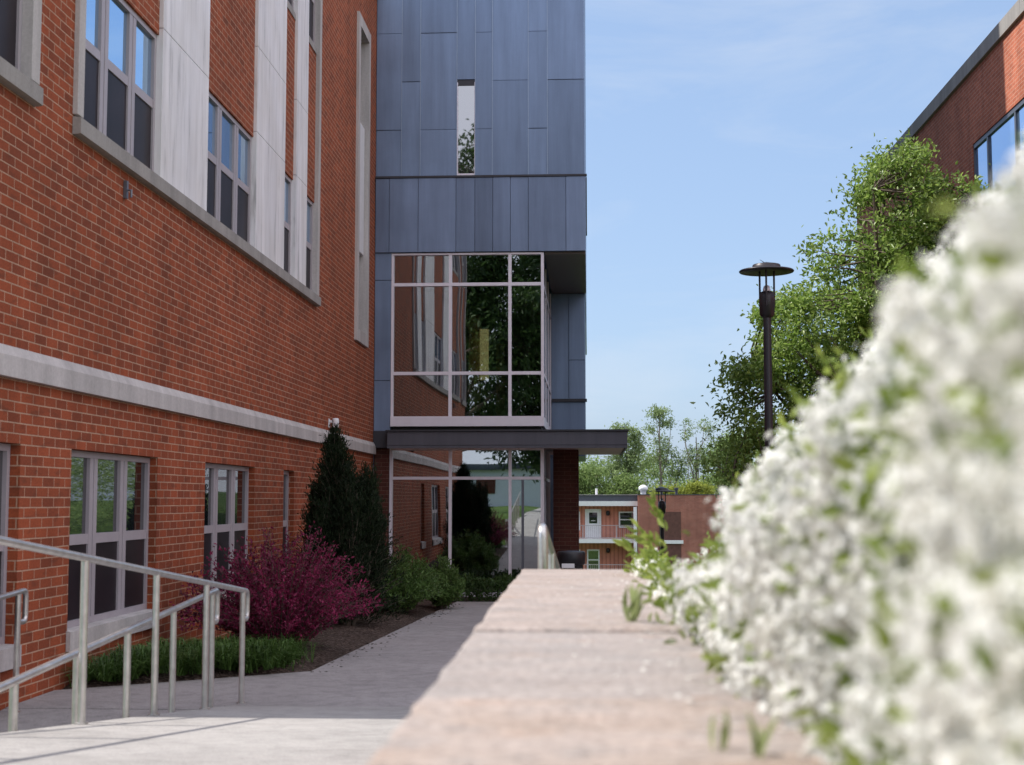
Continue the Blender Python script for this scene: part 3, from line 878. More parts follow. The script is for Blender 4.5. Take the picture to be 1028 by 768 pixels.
MB().box(-16.1, 3.5, AY + 0.1, AY + 10, -0.078, 0.36).build('roof', M['roof'], ap)
MB().box(-16.1, 3.5, AY, AY + 10, 0.362, 0.40).build('roof_edge', M['frame'], ap)
MB().box(3.52, 9.6, AY - 0.9, AY + 10, -6.4, 0.36).build('stair_block', M['brick_pink'], ap)
MB().box(3.5, 9.7, AY - 0.95, AY + 10.02, 0.363, 0.42).build('stair_block_coping', M['roof'], ap)
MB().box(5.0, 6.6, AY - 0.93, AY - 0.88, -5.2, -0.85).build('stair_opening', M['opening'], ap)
MB().box(4.85, 6.75, AY - 1.05, AY - 0.94, -3.15, -2.9).build('stair_landing', M['white'], ap)
MB().box(9.62, 20, AY + 1.2, AY + 10, -6.4, -0.45).build('right_wall', M['siding'], ap)
MB().box(9.62, 20, AY + 0.2, AY + 10, -0.43, 0.0).build('right_fascia', M['white'], ap)
MB().box(9.62, 20, AY + 0.3, AY + 10, 0.003, 0.34).build('right_roof', M['roof'], ap)
MB().box(3.18, 3.42, AY - 0.85, AY - 0.75, -6.3, -0.5).build('downpipe', M['frame_light'], ap)
MB().box(-16, 3.48, AY - 0.3, AY + 1.49, -3.13, -2.84).build('balcony_slab', M['white'], ap)
m = MB()
for zr in (-1.85, -2.74): m.box(-16, 3.48, AY - 0.22, AY - 0.18, zr - 0.02, zr + 0.02)
for i in range(130): m.box(-16 + 0.15 * i - 0.008, -16 + 0.15 * i + 0.008, AY - 0.21, AY - 0.19, -2.72, -1.87)
for x in (-8, -5.5, -3, -0.5, 1.95): m.box(x - 0.03, x + 0.03, AY - 0.23, AY - 0.17, -2.84, -1.83)
m.build('railing', M['frame'], ap)
m = MB()
m.box(-16, 3.48, AY - 0.22, AY - 0.18, -4.72, -4.68); m.box(-16, 3.48, AY - 0.22, AY - 0.18, -5.5, -5.46)
for i in range(130): m.box(-16 + 0.15 * i - 0.008, -16 + 0.15 * i + 0.008, AY - 0.21, AY - 0.19, -5.46, -4.72)
m.build('railing', M['frame'], ap)
def apt_door(x, zb):
    d = MB().box(x - 0.46, x + 0.46, AY + 1.42, AY + 1.48, zb, zb + 2.05).build('door', M['white'], ap)
    MB().box(x - 0.6, x - 0.465, AY + 1.40, AY + 1.49, zb, zb + 2.16).box(x + 0.465, x + 0.6, AY + 1.40, AY + 1.49, zb, zb + 2.16).box(x - 0.464, x + 0.464, AY + 1.40, AY + 1.49, zb + 2.055, zb + 2.16).build('frame', M['white'], d)
    MB().box(x - 0.30, x + 0.30, AY + 1.405, AY + 1.418, zb + 1.1, zb + 1.9).build('pane', M['pane'], d)
    MB().lathe([(0.02, -0.03), (0.16, -0.02), (0.16, 0.02), (0.02, 0.03)], (x, AY + 1.36, zb + 1.3), 12).build('door_wreath', M['white'], d)
apt_door(0.25, -2.83); 
def apt_window(x0, x1, z0, z1, sash=True):
    f = MB()
    f.box(x0, x0 + 0.1, AY + 1.40, AY + 1.49, z0, z1); f.box(x1 - 0.1, x1, AY + 1.40, AY + 1.49, z0, z1)
    f.box(x0 + 0.1, x1 - 0.1, AY + 1.40, AY + 1.49, z1 - 0.1, z1); f.box(x0 + 0.1, x1 - 0.1, AY + 1.40, AY + 1.49, z0, z0 + 0.1)
    f.box(x0 + 0.1, x1 - 0.1, AY + 1.41, AY + 1.49, (z0 + z1) / 2 - 0.04, (z0 + z1) / 2 + 0.04)
    w = f.build('window', M['white'], ap)
    MB().box(x0 + 0.1, x1 - 0.1, AY + 1.44, AY + 1.46, z0 + 0.1, (z0 + z1) / 2 - 0.04).box(x0 + 0.1, x1 - 0.1, AY + 1.44, AY + 1.46, (z0 + z1) / 2 + 0.04, z1 - 0.1).build('pane', M['pane'], w)
apt_window(2.15, 3.35, -2.05, -0.85); apt_window(-1.75, -0.72, -2.25, -0.85); apt_window(-0.22, 0.72, -5.2, -3.65); apt_window(-1.75, -0.72, -5.2, -3.65)
apt_window(10.2, 11.4, -2.05, -0.85)
for z in (-0.75, -3.5):
    MB().lathe([(0.05, -0.2), (0.14, -0.15), (0.14, 0.1), (0.06, 0.16)], (1.35, AY + 1.38, z - 0.2), 10).build('porch_light', M['bronze'], ap)
MB().tube([(0.5, AY + 0.7, 0.35), (0.5, AY + 0.7, 0.85)], 0.08, 8).build('vent_pipe', M['white'], ap)
MB().lathe([(0.2, 0.0), (0.22, 0.3), (0.34, 0.34), (0.34, 0.55), (0.26, 0.62), (0.1, 0.72)], (3.95, AY + 0.6, 0.40), 16).build('roof_vent', M['white'], ap)
for x, z in ((5.3, 1.0), (6.4, 0.92)): MB().lathe([(0.1, 0), (0.1, z - 0.6), (0.17, z - 0.55), (0.15, z - 0.42)], (x, AY + 1.0, 0.42), 12).build('flue', M['roof'], ap)

# pale house beyond the lawn behind the photographer (seen mirrored in the entrance glass)
ph = thing('pale_house', 'pale rendered house across the sunny lawn mirrored in the entrance glass', 'building', (-2, -48, -0.6))
MB().box(-12, 4, -54, -46, -1.2, 2.3).build('wall', M['white'], ph)
MB().prism([(-12.4, -54.4), (4.4, -54.4), (4.4, -45.6), (-12.4, -45.6)], 2.303, 2.75).build('roof', M['roof'], ph)
MB().box(-8.6, -7.4, -45.99, -45.93, 0.5, 1.7).build('window', M['pane'], ph)

# ------------------------------------------------------------------ hand rails
def rounded(pts, r=0.05, n=5):
    P = [Vector(p) for p in pts]; out = [P[0]]
    for a, b, c in zip(P[:-2], P[1:-1], P[2:]):
        d1 = (a - b); d2 = (c - b); q = min(r, d1.length * .45, d2.length * .45)
        s, e = b + d1.normalized() * q, b + d2.normalized() * q
        for k in range(n + 1):
            u = k / n; out.append(s * (1 - u) ** 2 + b * 2 * u * (1 - u) + e * u * u)
    out.append(P[-1]); return out
def handrail(label, x, y_far, y_near, zfun, posts, foot, loop=True, grp='steel hand rails along the ramps'):
    h = thing('handrail', label, 'hand rail', (x, (y_far + y_near) / 2, foot(y_near)), grp)
    rr = 0.021
    far = y_far
    sgn = 1 if y_near < y_far else -1
    pts = [(x, y_near, zfun(y_near)), (x, far + 0.14 * sgn, zfun(far + 0.14 * sgn)), (x, far + 0.14 * sgn, zfun(far) - 0.23), (x, far + 0.005 * sgn, zfun(far) - 0.22)]
    MB().tube(rounded(pts, 0.055), rr, 12).build('rail', M['steel'], h)
    for y in posts:
        MB().tube([(x, y, foot(y) - 0.05), (x, y, zfun(y) - rr * 0.6)], 0.022, 12).build('post', M['steel'], h)
        MB().tube([(x, y, foot(y) - 0.002), (x, y, foot(y) + 0.012)], 0.036, 14).build('base_ring', M['steel'], h)
    return h
r1 = lambda y: -0.168 + (6.228 - y) * 0.1115
handrail('nearest steel hand rail sloping down the sunlit edge of the concrete ramp', -2.672, 10.93, 2.2, lambda y: r1(y), [10.93, 9.88, 8.72, 7.46, 6.2, 4.9, 3.6], walk_z)
lowz = lambda y: -1.555 - 0.055 * max(0, 10.6 - y)
handrail('second steel hand rail rising from behind the ramp edge towards the landing', -2.79, 10.48, 4.6, lambda y: lowz(y) + 0.885, [10.48, 9.50, 8.55, 7.70, 6.85, 6.0, 5.2], lowz)
handrail('short steel hand rail with a looped end close to the brick wall', -4.23, 10.42, 4.6, lambda y: lowz(y) + 0.885, [10.42, 9.0, 7.5, 6.0], lowz)
handrail('blurred pale hand rail end standing just beyond the stone coping', -0.215, 6.62, 10.6, lambda y: walk_z(y) + 0.945, [6.62, 7.9, 9.2, 10.5], walk_z)

# ------------------------------------------------------------------ retaining wall with stone coping
rw = thing('retaining_wall', 'low garden wall capped with pink and grey stone slabs in the foreground', 'wall', (0, 3, -1.0))
MB().box(-0.165, 0.16, -1.5, 5.85, -2.3, -0.352).build('wall_body', M['brick'], rw)
edge_x = lambda y: -0.221 - 0.0105 * y
def slab(y0, y1, mat, ztop=-0.28, jag=0.0):
    m = MB()
    n = 9
    yy = [y0 + (y1 - y0) * i / n for i in range(n + 1)]
    L = [(edge_x(y) + random.uniform(-.005, .005), y) for y in yy]
    Rr = [(0.265 + random.uniform(-.004, .004), y) for y in reversed(yy)]
    m.prism(L + Rr, -0.349, ztop)
    return m.build('coping_stone', mat, rw, 0.014, 3)
seq = [(-1.5, -0.72, 'flag_grey'), (-0.712, 0.1, 'flag_pink'), (0.108, 0.93, 'flag_tan'), (0.938, 1.50, 'flag_tan'), (1.508, 2.03, 'flag_tan'), (2.038, 2.62, 'flag_grey'), (2.628, 3.10, 'flag_grey'),
       (3.108, 3.95, 'flag_pink'), (3.958, 4.85, 'flag_pink'), (4.858, 5.90, 'flag_pink')]
for i, (a, b, c) in enumerate(seq): slab(a, b, M[c], -0.28 + 0.003 * ((i * 5) % 3 - 1))
# seedlings growing out of the joints
def weed(name, label, x, y, z, h, n, col, spread=0.25, group=None):
    w = thing(name, label, 'weed', (x, y, z), group)
    base = np.array([[x, y, z]]) + rng.normal(size=(n, 3)) * np.array([[0.006, 0.006, 0]])
    d = rng.normal(size=(n, 3)) * spread; d[:, 2] = 1
    V, Q = leaf_quads(base, d, rng.uniform(0.45, 1.0, n) * h, 0.15, 0.06)
    np_mesh('leaf', V, Q, col, w)
    MB().tube([(x, y, z - 0.01), (x, y, z + h * 0.5)], [0.003, 0.001], 6).build('stem', M['stem'], w)
M['weed'] = leaf_mat('weed_leaf', (0.38, 0.46, 0.18), (0.50, 0.56, 0.27), trans=0.5)
weed('weed', 'slender green seedling standing upright midway along the stone coping', 0.095, 3.3, -0.282, 0.10, 16, M['weed'], 0.2)
weed('weed', 'blurred blade of grass sprouting from the near coping edge', 0.145, 1.62, -0.282, 0.06, 4, M['weed'], 0.15)
weed('weed', 'leaning grass sprig beside the blossom at the coping front', 0.178, 1.58, -0.282, 0.065, 4, M['weed'], 0.35)

# ------------------------------------------------------------------ plants: flowering hedge
M['hedge_leaf'] = leaf_mat('hedge_leaf', (0.19, 0.27, 0.045), (0.38, 0.45, 0.11), trans=0.5)
M['petal'] = leaf_mat('white_petal', (0.90, 0.885, 0.82), (0.94, 0.935, 0.91), 0.7, 0.3, 0.2)
M['bud'] = plain('flower_centre', (0.55, 0.47, 0.20), 0.7)
hd = thing('flowering_hedge', 'dense hedge covered in small white blossom spilling over the stone coping', 'hedge', (0.9, 3.4, -0.4))
def hedge_top(x, y):
    return np.minimum(1.12 * x - 0.151 * y + 0.012 * y * (np.sin(x * 9 + y * 5) + np.sin(y * 7 - x * 6)), 0.235 * y + 0.0)
def hedge_points(n):
    """points on the crown of the hedge with an outward normal"""
    x = rng.uniform(0.23, 2.3, n); y = rng.uniform(0.5, 7.0, n)
    z = hedge_top(x, y)
    keep = (z > -0.33) & (z < 0.72)
    P = np.stack([x, y, z], 1)[keep]
    N = np.tile(np.array([[-0.62, 0.0, 0.78]]), (len(P), 1))
    # the near-vertical face above the coping
    m_ = n // 2
    y2 = rng.uniform(0.5, 6.2, m_); zt = hedge_top(np.full(m_, 0.24), y2)
    z2 = -0.30 + rng.uniform(0, 1, m_) * np.maximum(zt + 0.30, 0.02)
    x2 = 0.262 + 0.022 * np.sin(y2 * 6 + z2 * 8)
    P2 = np.stack([x2, y2, z2], 1); N2 = np.tile(np.array([[-0.9, -0.1, 0.4]]), (m_, 1))
    return np.concatenate([P, P2]), np.concatenate([N, N2])
def florets(c, nrm, r, petals=5):
    """small five-petalled stars"""
    n = len(c); nrm = unit(nrm)
    a = unit(np.cross(nrm, rng.normal(size=(n, 3)))); b = np.cross(nrm, a)
    ang0 = rng.uniform(0, 6.28, n)
    parts = []
    for k in range(petals):
        an = (ang0 + 2 * math.pi * k / petals)[:, None]
        d = a * np.cos(an) + b * np.sin(an); s = np.cross(nrm, d)
        rr = np.asarray(r).reshape(-1, 1)
        V = np.stack([c, c + d * rr * .65 + s * rr * .34 + nrm * rr * .15, c + d * rr + nrm * rr * .1, c + d * rr * .65 - s * rr * .34 + nrm * rr * .15], 1).reshape(-1, 3)
        parts.append((V, (np.arange(n) * 4)[:, None] + np.array([[0, 1, 2, 3]])))
    return join(parts)
P, N = hedge_points(9500)
patch = np.sin(P[:, 0] * 11.3 + P[:, 1] * 6.1) + np.sin(P[:, 1] * 13.7 - P[:, 2] * 12.0) + rng.normal(size=len(P)) * 0.8
sel = patch > -0.45 + 0.55 * (P[:, 1] > 3.6) + 0.35 * (P[:, 2] < -0.12)
C, CN = P[sel], N[sel]
stick = (0.003 + np.minimum(rng.exponential(0.012, len(C)), 0.03) * np.minimum(C[:, 1] * 0.6, 1.8))[:, None]
C = C + unit(CN + rng.normal(size=CN.shape) * 0.35) * stick
kf = 20
cc = np.repeat(C, kf, 0); cn = np.repeat(CN, kf, 0)
u = unit(rng.normal(size=cc.shape) + cn * 0.6)
rad = np.repeat(rng.uniform(0.009, 0.024, len(C)), kf)[:, None]
ax = np.repeat(unit(CN * 0.7 + rng.normal(size=CN.shape) * 0.7) * rng.uniform(0.0, 0.035, (len(C), 1)), kf, 0)
fc = cc + u * rad * rng.uniform(0.35, 1.25, (len(cc), 1)) + ax * rng.uniform(-1, 1, (len(cc), 1))
V, Q = florets(fc, unit(u + rng.normal(size=u.shape) * 0.22), rng.uniform(0.005, 0.0096, len(fc)))
o = np_mesh('blossom', V, Q, M['petal'], hd); o['kind'] = 'stuff'
print('petals', len(Q))
P, N = hedge_points(8000)
P = P - unit(N) * (0.008 + rng.exponential(0.04, len(P)))[:, None] + rng.normal(size=P.shape) * 0.012
lk = 3
lp = np.repeat(P, lk, 0) + rng.normal(size=(len(P) * lk, 3)) * 0.02
ld = unit(np.repeat(N, lk, 0) * 0.8 + rng.normal(size=lp.shape) * 0.7)
V, Q = leaf_quads(lp, ld, rng.uniform(0.016, 0.036, len(lp)), 0.45, 0.15)
# leafy shoots standing clear of the blossom
P3, N3 = hedge_points(420)
sh = []
for pnt, nn in zip(P3, N3):
    if pnt[1] < 2.2: continue
    d = unit(nn + rng.normal(size=3) * 0.6 + np.array([0, 0.2, 0.5])); L = rng.uniform(0.05, 0.12)
    tt = np.linspace(0.3, 1, 7)[:, None]
    q = pnt + d * L * tt
    sh.append(leaf_quads(q, unit(d * 0.7 + rng.normal(size=(7, 3)) * 0.6), rng.uniform(0.022, 0.04, 7), 0.42, 0.12))
# the outermost pale shoot at the far end of the hedge
for pnt, d in (((0.24, 5.4, -0.24), (-0.8, -0.2, 0.55)), ((0.25, 5.2, -0.20), (-0.7, -0.3, 0.9)), ((0.27, 5.0, -0.12), (-0.4, -0.2, 0.9)), ((0.26, 4.7, -0.16), (-0.9, -0.2, 0.4))):
    pnt = np.array(pnt); d = unit(np.array(d)); tt = np.linspace(0.1, 1, 10)[:, None]
    q = pnt + d * 0.13 * tt
    sh.append(leaf_quads(q, unit(d + rng.normal(size=(10, 3)) * 0.4), rng.uniform(0.04, 0.06, 10), 0.4, 0.1))
V, Q = join([(V, Q)] + sh)
o = np_mesh('foliage', V, Q, M['hedge_leaf'], hd); o['kind'] = 'stuff'
m = MB()
for i in range(70):
    x = random.uniform(0.35, 1.6); y = random.uniform(0.8, 6.2); zt = float(hedge_top(np.array([x]), np.array([y]))[0]) - 0.05
    if zt < -0.25: continue
    m.tube([(x + 0.1, y, -0.5), (x + 0.05 + random.uniform(-.05, .05), y + random.uniform(-.05, .05), (zt - 0.5) / 2), (x, y, zt)], [0.006, 0.004, 0.002], 5)
m.build('stem', M['bark'], hd)['kind'] = 'stuff'

n = 260
fx = rng.uniform(-0.2, 0.24, n) ** 1.0; fy = rng.uniform(1.0, 5.7, n); fx = 0.25 - np.abs(rng.normal(size=n)) * 0.12; fx = np.maximum(fx, -0.22)
V, Q = florets(np.stack([fx, fy, np.full(n, -0.2735)], 1), np.tile(np.array([[0, 0, 1.0]]), (n, 1)) + rng.normal(size=(n, 3)) * 0.15, rng.uniform(0.003, 0.006, n))
tag(np_mesh('fallen_petals', V, Q, M['petal']), 'white petals fallen from the hedge onto the stone coping', 'petals', kind='stuff')

# bark chips strayed from the bed onto the path
n = 170
yy = rng.uniform(12.9, 26.5, n); xx = -2.56 + np.abs(rng.normal(size=n)) * 0.13
zz = np.array([walk_z(v) for v in yy]) + 0.004
V, Q = leaf_quads(np.stack([xx, yy, zz], 1), rng.normal(size=(n, 3)) * np.array([[1, 1, 0.08]]), rng.uniform(0.02, 0.06, n), 0.4, 0.05, np.tile(np.array([[0, 0, 1.0]]), (n, 1)))
tag(np_mesh('bark_chips', V, Q, M['mulch']), 'bark chips strayed from the planting bed onto the path edge', 'bark chips', kind='stuff')

# ------------------------------------------------------------------ trees
def tree(name, label, base, trunk_top, blobs, n_cl, per, leaf, mat, bark, tr=0.12, cl_r=0.45, group=None, droop=0.0, limbs=9, lw=0.5, top_bare=0.0):
    """trunk with limbs and twigs; leaves in clusters spread through ellipsoids blobs = (centre, radii, weight)"""
    t = thing(name, label, 'tree', tuple(base), group)
    base = np.array(base, float); top = np.array(trunk_top, float)
    w = np.array([b[2] for b in blobs], float); w /= w.sum()
    pts = []
    while len(pts) < n_cl:
        k = rng.choice(len(blobs), p=w); c, r, _ = blobs[k]
        q = rng.normal(size=3); q = q / np.linalg.norm(q) * rng.uniform(0.25, 1) ** 0.5
        pts.append(np.array(c) + q * np.array(r))
    pts = np.array(pts)
    m = MB()
    tp = [base + (top - base) * u + np.array([math.sin(u * 5 + base[0]) * 0.12, math.cos(u * 4 + base[1]) * 0.12, 0]) * u * np.linalg.norm(top - base) * 0.12 for u in np.linspace(0, 1, 8)]
    tp[0][2] -= 0.1
    m.tube([tuple(p) for p in tp], [tr * (1.15 - 0.85 * u) for u in np.linspace(0, 1, 8)], 9)
    m.build('trunk', bark, t)
    # limbs to spread-out cluster centres, twigs from the nearest limb point
    idx = [int(rng.integers(len(pts)))]
    dist = np.linalg.norm(pts - pts[idx[0]], axis=1)
    while len(idx) < limbs:
        i = int(np.argmax(dist)); idx.append(i); dist = np.minimum(dist, np.linalg.norm(pts - pts[i], axis=1))
    lm = MB(); nodes = list(np.array(tp)[3:])
    for i in idx:
        e = pts[i]
        hts = np.clip((e[2] - base[2]) / max(0.1, top[2] - base[2]) - 0.38, 0.25, 0.95)
        s = base + (top - base) * hts
        u = np.linspace(0, 1, 7)
        mid = (s + e) / 2 + np.array([0, 0, -0.08 * np.linalg.norm(e - s)]) + rng.normal(size=3) * 0.1 * np.linalg.norm(e - s)
        cur = [s * (1 - a) ** 2 + mid * 2 * a * (1 - a) + e * a * a for a in u]
        lm.tube([tuple(p) for p in cur], [tr * 0.42 * (1 - 0.8 * a) + 0.004 for a in u], 6)
        nodes += cur[2:]
    nodes = np.array(nodes)
    for p in pts:
        j = int(np.argmin(np.linalg.norm(nodes - p, axis=1) + 0.4 * np.maximum(0, nodes[:, 2] - p[2])))
        s = nodes[j]; mid = (s + p) / 2 + rng.normal(size=3) * 0.06
        lm.tube([tuple(s), tuple(mid), tuple(p)], [tr * 0.12 + 0.003, tr * 0.09 + 0.002, 0.003], 4)
    lm.build('limb', bark, t)['kind'] = 'stuff'
    cc = np.repeat(pts, per, 0)
    rr = np.repeat(rng.uniform(0.55, 1.25, len(pts)), per)[:, None] * cl_r
    q = rng.normal(size=cc.shape) * np.array([[1, 1, 0.72]]) * 0.52
    lc = cc + q * rr
    ctr = pts.mean(0)
    ld = unit(unit(lc - ctr) * 0.5 + rng.normal(size=lc.shape) * 0.7 + np.array([[0, 0, -droop]]))
    up = np.array([[-0.25, -0.25, 1.0]]) + rng.normal(size=lc.shape) * 0.75
    V, Q = leaf_quads(lc, ld, rng.uniform(0.6, 1.15, len(lc)) * leaf, lw, 0.14, up)
    np_mesh('crown', V, Q, mat, t)
    return t

M['tree_leaf'] = leaf_mat('tree_leaf', (0.15, 0.265, 0.045), (0.35, 0.47, 0.12), 0.36, 0.5, 0.6)
M['pale_leaf'] = leaf_mat('pale_leaf', (0.20, 0.28, 0.11), (0.33, 0.42, 0.19), 0.6, 0.4)  # distant haze is lightened into this leaf colour
M['mid_leaf'] = leaf_mat('mid_leaf', (0.15, 0.235, 0.07), (0.29, 0.385, 0.13), 0.6, 0.38)  # lightened too, with the haze over the woods in the colour
M['yellow_leaf'] = leaf_mat('yellow_leaf', (0.28, 0.33, 0.05), (0.38, 0.42, 0.08), 0.6, 0.4)
M['shade_leaf'] = leaf_mat('shade_leaf', (0.04, 0.08, 0.02), (0.09, 0.15, 0.045), 0.5, 0.35)
k28 = 24.5 / 24.0
B_ = lambda x, z, rx, rz, w, y=24.5, ry=1.2: ((x * k28, y, z * k28), (rx * k28, ry, rz * k28), w)
tree('leafy_tree', 'bright leafy tree in front of the right brick building behind the lamp post', (4.7, 24.5, -1.9), (4.9, 24.5, 4.1),
     [B_(5.15, 4.75, 0.75, 1.05, 2.0), B_(4.45, 3.7, 0.9, 0.95, 2.2), B_(5.5, 3.4, 1.0, 1.2, 2.6), B_(3.75, 2.75, 1.0, 0.95, 2.6), B_(3.05, 1.7, 0.85, 0.95, 2.0), B_(4.6, 1.7, 1.3, 1.1, 2.4), B_(2.75, 0.55, 0.7, 0.55, 0.9), B_(5.9, 4.5, 0.5, 0.6, 0.8), B_(4.2, 0.2, 1.3, 0.8, 1.4), B_(3.2, 3.35, 0.3, 0.3, 0.25), B_(6.15, 3.9, 0.6, 0.9, 1.6), B_(5.2, 5.6, 0.35, 0.35, 0.5), B_(6.0, 4.9, 0.45, 0.5, 0.7), B_(6.1, 2.6, 0.8, 1.0, 1.4)],
     540, 95, 0.10, M['tree_leaf'], M['bark'], 0.16, 0.33, limbs=12)
# woods behind the apartment house: trees one can tell apart, then the mass
def far_tree(label, x, y, h, blobs, n, per, leaf, mat, name='woodland_tree', tr=0.2, cl=1.0, bark='pale_bark', zb=-5.5, limbs=7):
    return tree(name, label, (x, y, zb), (x, y, zb + h), blobs, int(n * 1.5), int(per * 1.9), leaf * 0.72, mat, M[bark], tr, cl * 0.95, 'trees behind the apartment house', limbs=limbs)
far_tree('tallest slender woodland tree with a small tuft of leaves at its top', 6.9, 138, 13.6, [((6.7, 138, 8.3), (1.0, 0.7, 0.4), 1.2), ((7.6, 138, 7.3), (0.6, 0.5, 0.3), 0.35), ((6.0, 138, 6.9), (0.5, 0.5, 0.35), 0.3), ((7.2, 138, 5.2), (0.8, 0.7, 1.3), 0.7), ((6.0, 138, 3.4), (1.2, 1.2, 1.3), 1.2), ((8.0, 138, 3.2), (1.1, 1.1, 1.5), 1.2), ((6.9, 138, 5.6), (0.7, 0.6, 1.4), 0.4), ((5.6, 138, 5.2), (0.4, 0.4, 0.3), 0.12)], 36, 34, 0.34, M['pale_leaf'], tr=0.17, cl=0.7, limbs=8)
far_tree('airy pale woodland tree just right of the canopy end', 3.4, 136, 10.5, [((3.4, 136, 4.8), (1.5, 1.4, 2.6), 2), ((3.2, 136, 2.4), (1.9, 1.6, 1.8), 1), ((2.7, 136, 6.7), (0.6, 0.6, 0.5), .25), ((4.3, 136, 6.4), (0.5, 0.5, 0.5), .2)], 60, 36, 0.36, M['pale_leaf'], tr=0.15, cl=0.75)
far_tree('thin woodland tree with mostly bare twigs against the sky', 10.1, 137, 11.5, [((9.3, 137, 6.7), (0.5, 0.5, 1.0), 0.7), ((11.3, 137, 6.9), (0.9, 0.6, 0.8), 0.7), ((10.2, 137, 4.0), (1.7, 1.4, 1.2), 3.0), ((11.9, 137, 5.6), (0.7, 0.6, 0.7), 0.6)], 44, 18, 0.32, M['pale_leaf'], tr=0.15, cl=0.65, limbs=12)
far_tree('rounded green woodland tree behind the left end of the apartment roof', 0.2, 134, 6.0, [((0.2, 134, 1.0), (2.0, 1.8, 2.2), 1), ((-1.6, 134, 1.4), (1.4, 1.2, 1.9), 0.6)], 70, 50, 0.36, M['mid_leaf'], cl=0.85)
far_tree('bushy woodland tree above the middle of the apartment roof', 3.9, 133, 5.0, [((3.9, 133, 0.3), (2.0, 1.5, 1.9), 1)], 60, 50, 0.36, M['mid_leaf'], cl=0.85)
far_tree('green woodland tree filling the gap beside the street tree', 12.6, 133, 9, [((12.6, 133, 3.1), (1.8, 1.6, 2.2), 1), ((11.6, 133, 0.6), (1.8, 1.6, 1.9), 0.8), ((13.6, 133, 5.0), (1.3, 1.3, 1.2), .5)], 80, 50, 0.36, M['mid_leaf'], cl=0.85)
far_tree('yellow green bush glowing above the brick stair block', 8.9, 120, 5.2, [((8.9, 120, 0.65), (1.4, 1.0, 0.75), 1), ((6.6, 120, 0.35), (1.6, 1.0, 0.7), .8)], 50, 55, 0.26, M['yellow_leaf'], name='bright_bush', tr=0.07, cl=0.55)
# the rest of the woods reads as one mass
n = 420
cx = rng.uniform(-30, 60, n); cyw = rng.uniform(139, 162, n)
cz = -4.5 + rng.uniform(0, 1, n) ** 0.6 * (7.3 + 1.8 * np.sin(cx * 0.45) + 0.10 * (cyw - 139))
cz[cx > 13] += rng.uniform(0, 2.0, (cx > 13).sum())
cpt = np.stack([cx, cyw, cz], 1)
cc = np.repeat(cpt, 170, 0) + rng.normal(size=(n * 170, 3)) * np.array([[1.1, 1.1, 0.75]])
V, Q = leaf_quads(cc, rng.normal(size=cc.shape) + np.array([[0, -0.3, 0.2]]), rng.uniform(0.2, 0.38, len(cc)), 0.6, 0.1, np.array([[0, 0, 1.0]]) + rng.normal(size=cc.shape) * 0.5)
woods = np_mesh('woods', V, Q, M['mid_leaf'])
tag(woods, 'mass of light green woodland rising behind the apartment roof', 'woods', kind='stuff')
# big shade trees behind the photographer (mirrored in the tower glass)
tree('shade_tree', 'tall dark shade tree behind the photographer mirrored in the slit window', (-7.0, -14, -0.7), (-6.4, -14, 12), [((-6.6, -14, 13.6), (3.0, 3.6, 5.0), 2.6), ((-4.0, -13, 9), (3.4, 3.5, 4.5), 2.4), ((-6.2, -15, 7), (4.0, 3.2, 3.5), 1.4)], 260, 80, 0.34, M['shade_leaf'], M['bark'], 0.32, 1.0, limbs=12)
tree('shade_tree', 'broad dark shade tree behind the photographer mirrored in the glazed bay', (0.5, -17, -0.7), (0.3, -17, 9), [((-0.6, -17, 11), (4.4, 3.6, 5.0), 2.6), ((-2.0, -17, 6.5), (3.4, 3.2, 3.4), 1.4), ((4.2, -16, 8), (3.2, 3.4, 4.0), 1.0), ((-2.5, -17, 3.6), (3.4, 2.6, 2.2), 1.2)], 300, 80, 0.34, M['shade_leaf'], M['bark'], 0.32, 1.0, limbs=12)

# ------------------------------------------------------------------ shrubs along the wall
M['burgundy'] = leaf_mat('burgundy_leaf', (0.07, 0.010, 0.026), (0.38, 0.034, 0.125), 0.5, 0.35)
M['yew'] = leaf_mat('yew_needle', (0.010, 0.020, 0.009), (0.022, 0.038, 0.014), 0.6, 0.1, 0.2)
M['shrub'] = leaf_mat('shrub_leaf', (0.075, 0.15, 0.032), (0.15, 0.25, 0.07), 0.5, 0.3)
M['low_hedge'] = leaf_mat('low_hedge_leaf', (0.04, 0.085, 0.022), (0.08, 0.14, 0.04), 0.5, 0.25)
M['strap'] = leaf_mat('strap_leaf', (0.05, 0.115, 0.022), (0.13, 0.23, 0.055), 0.45, 0.25)

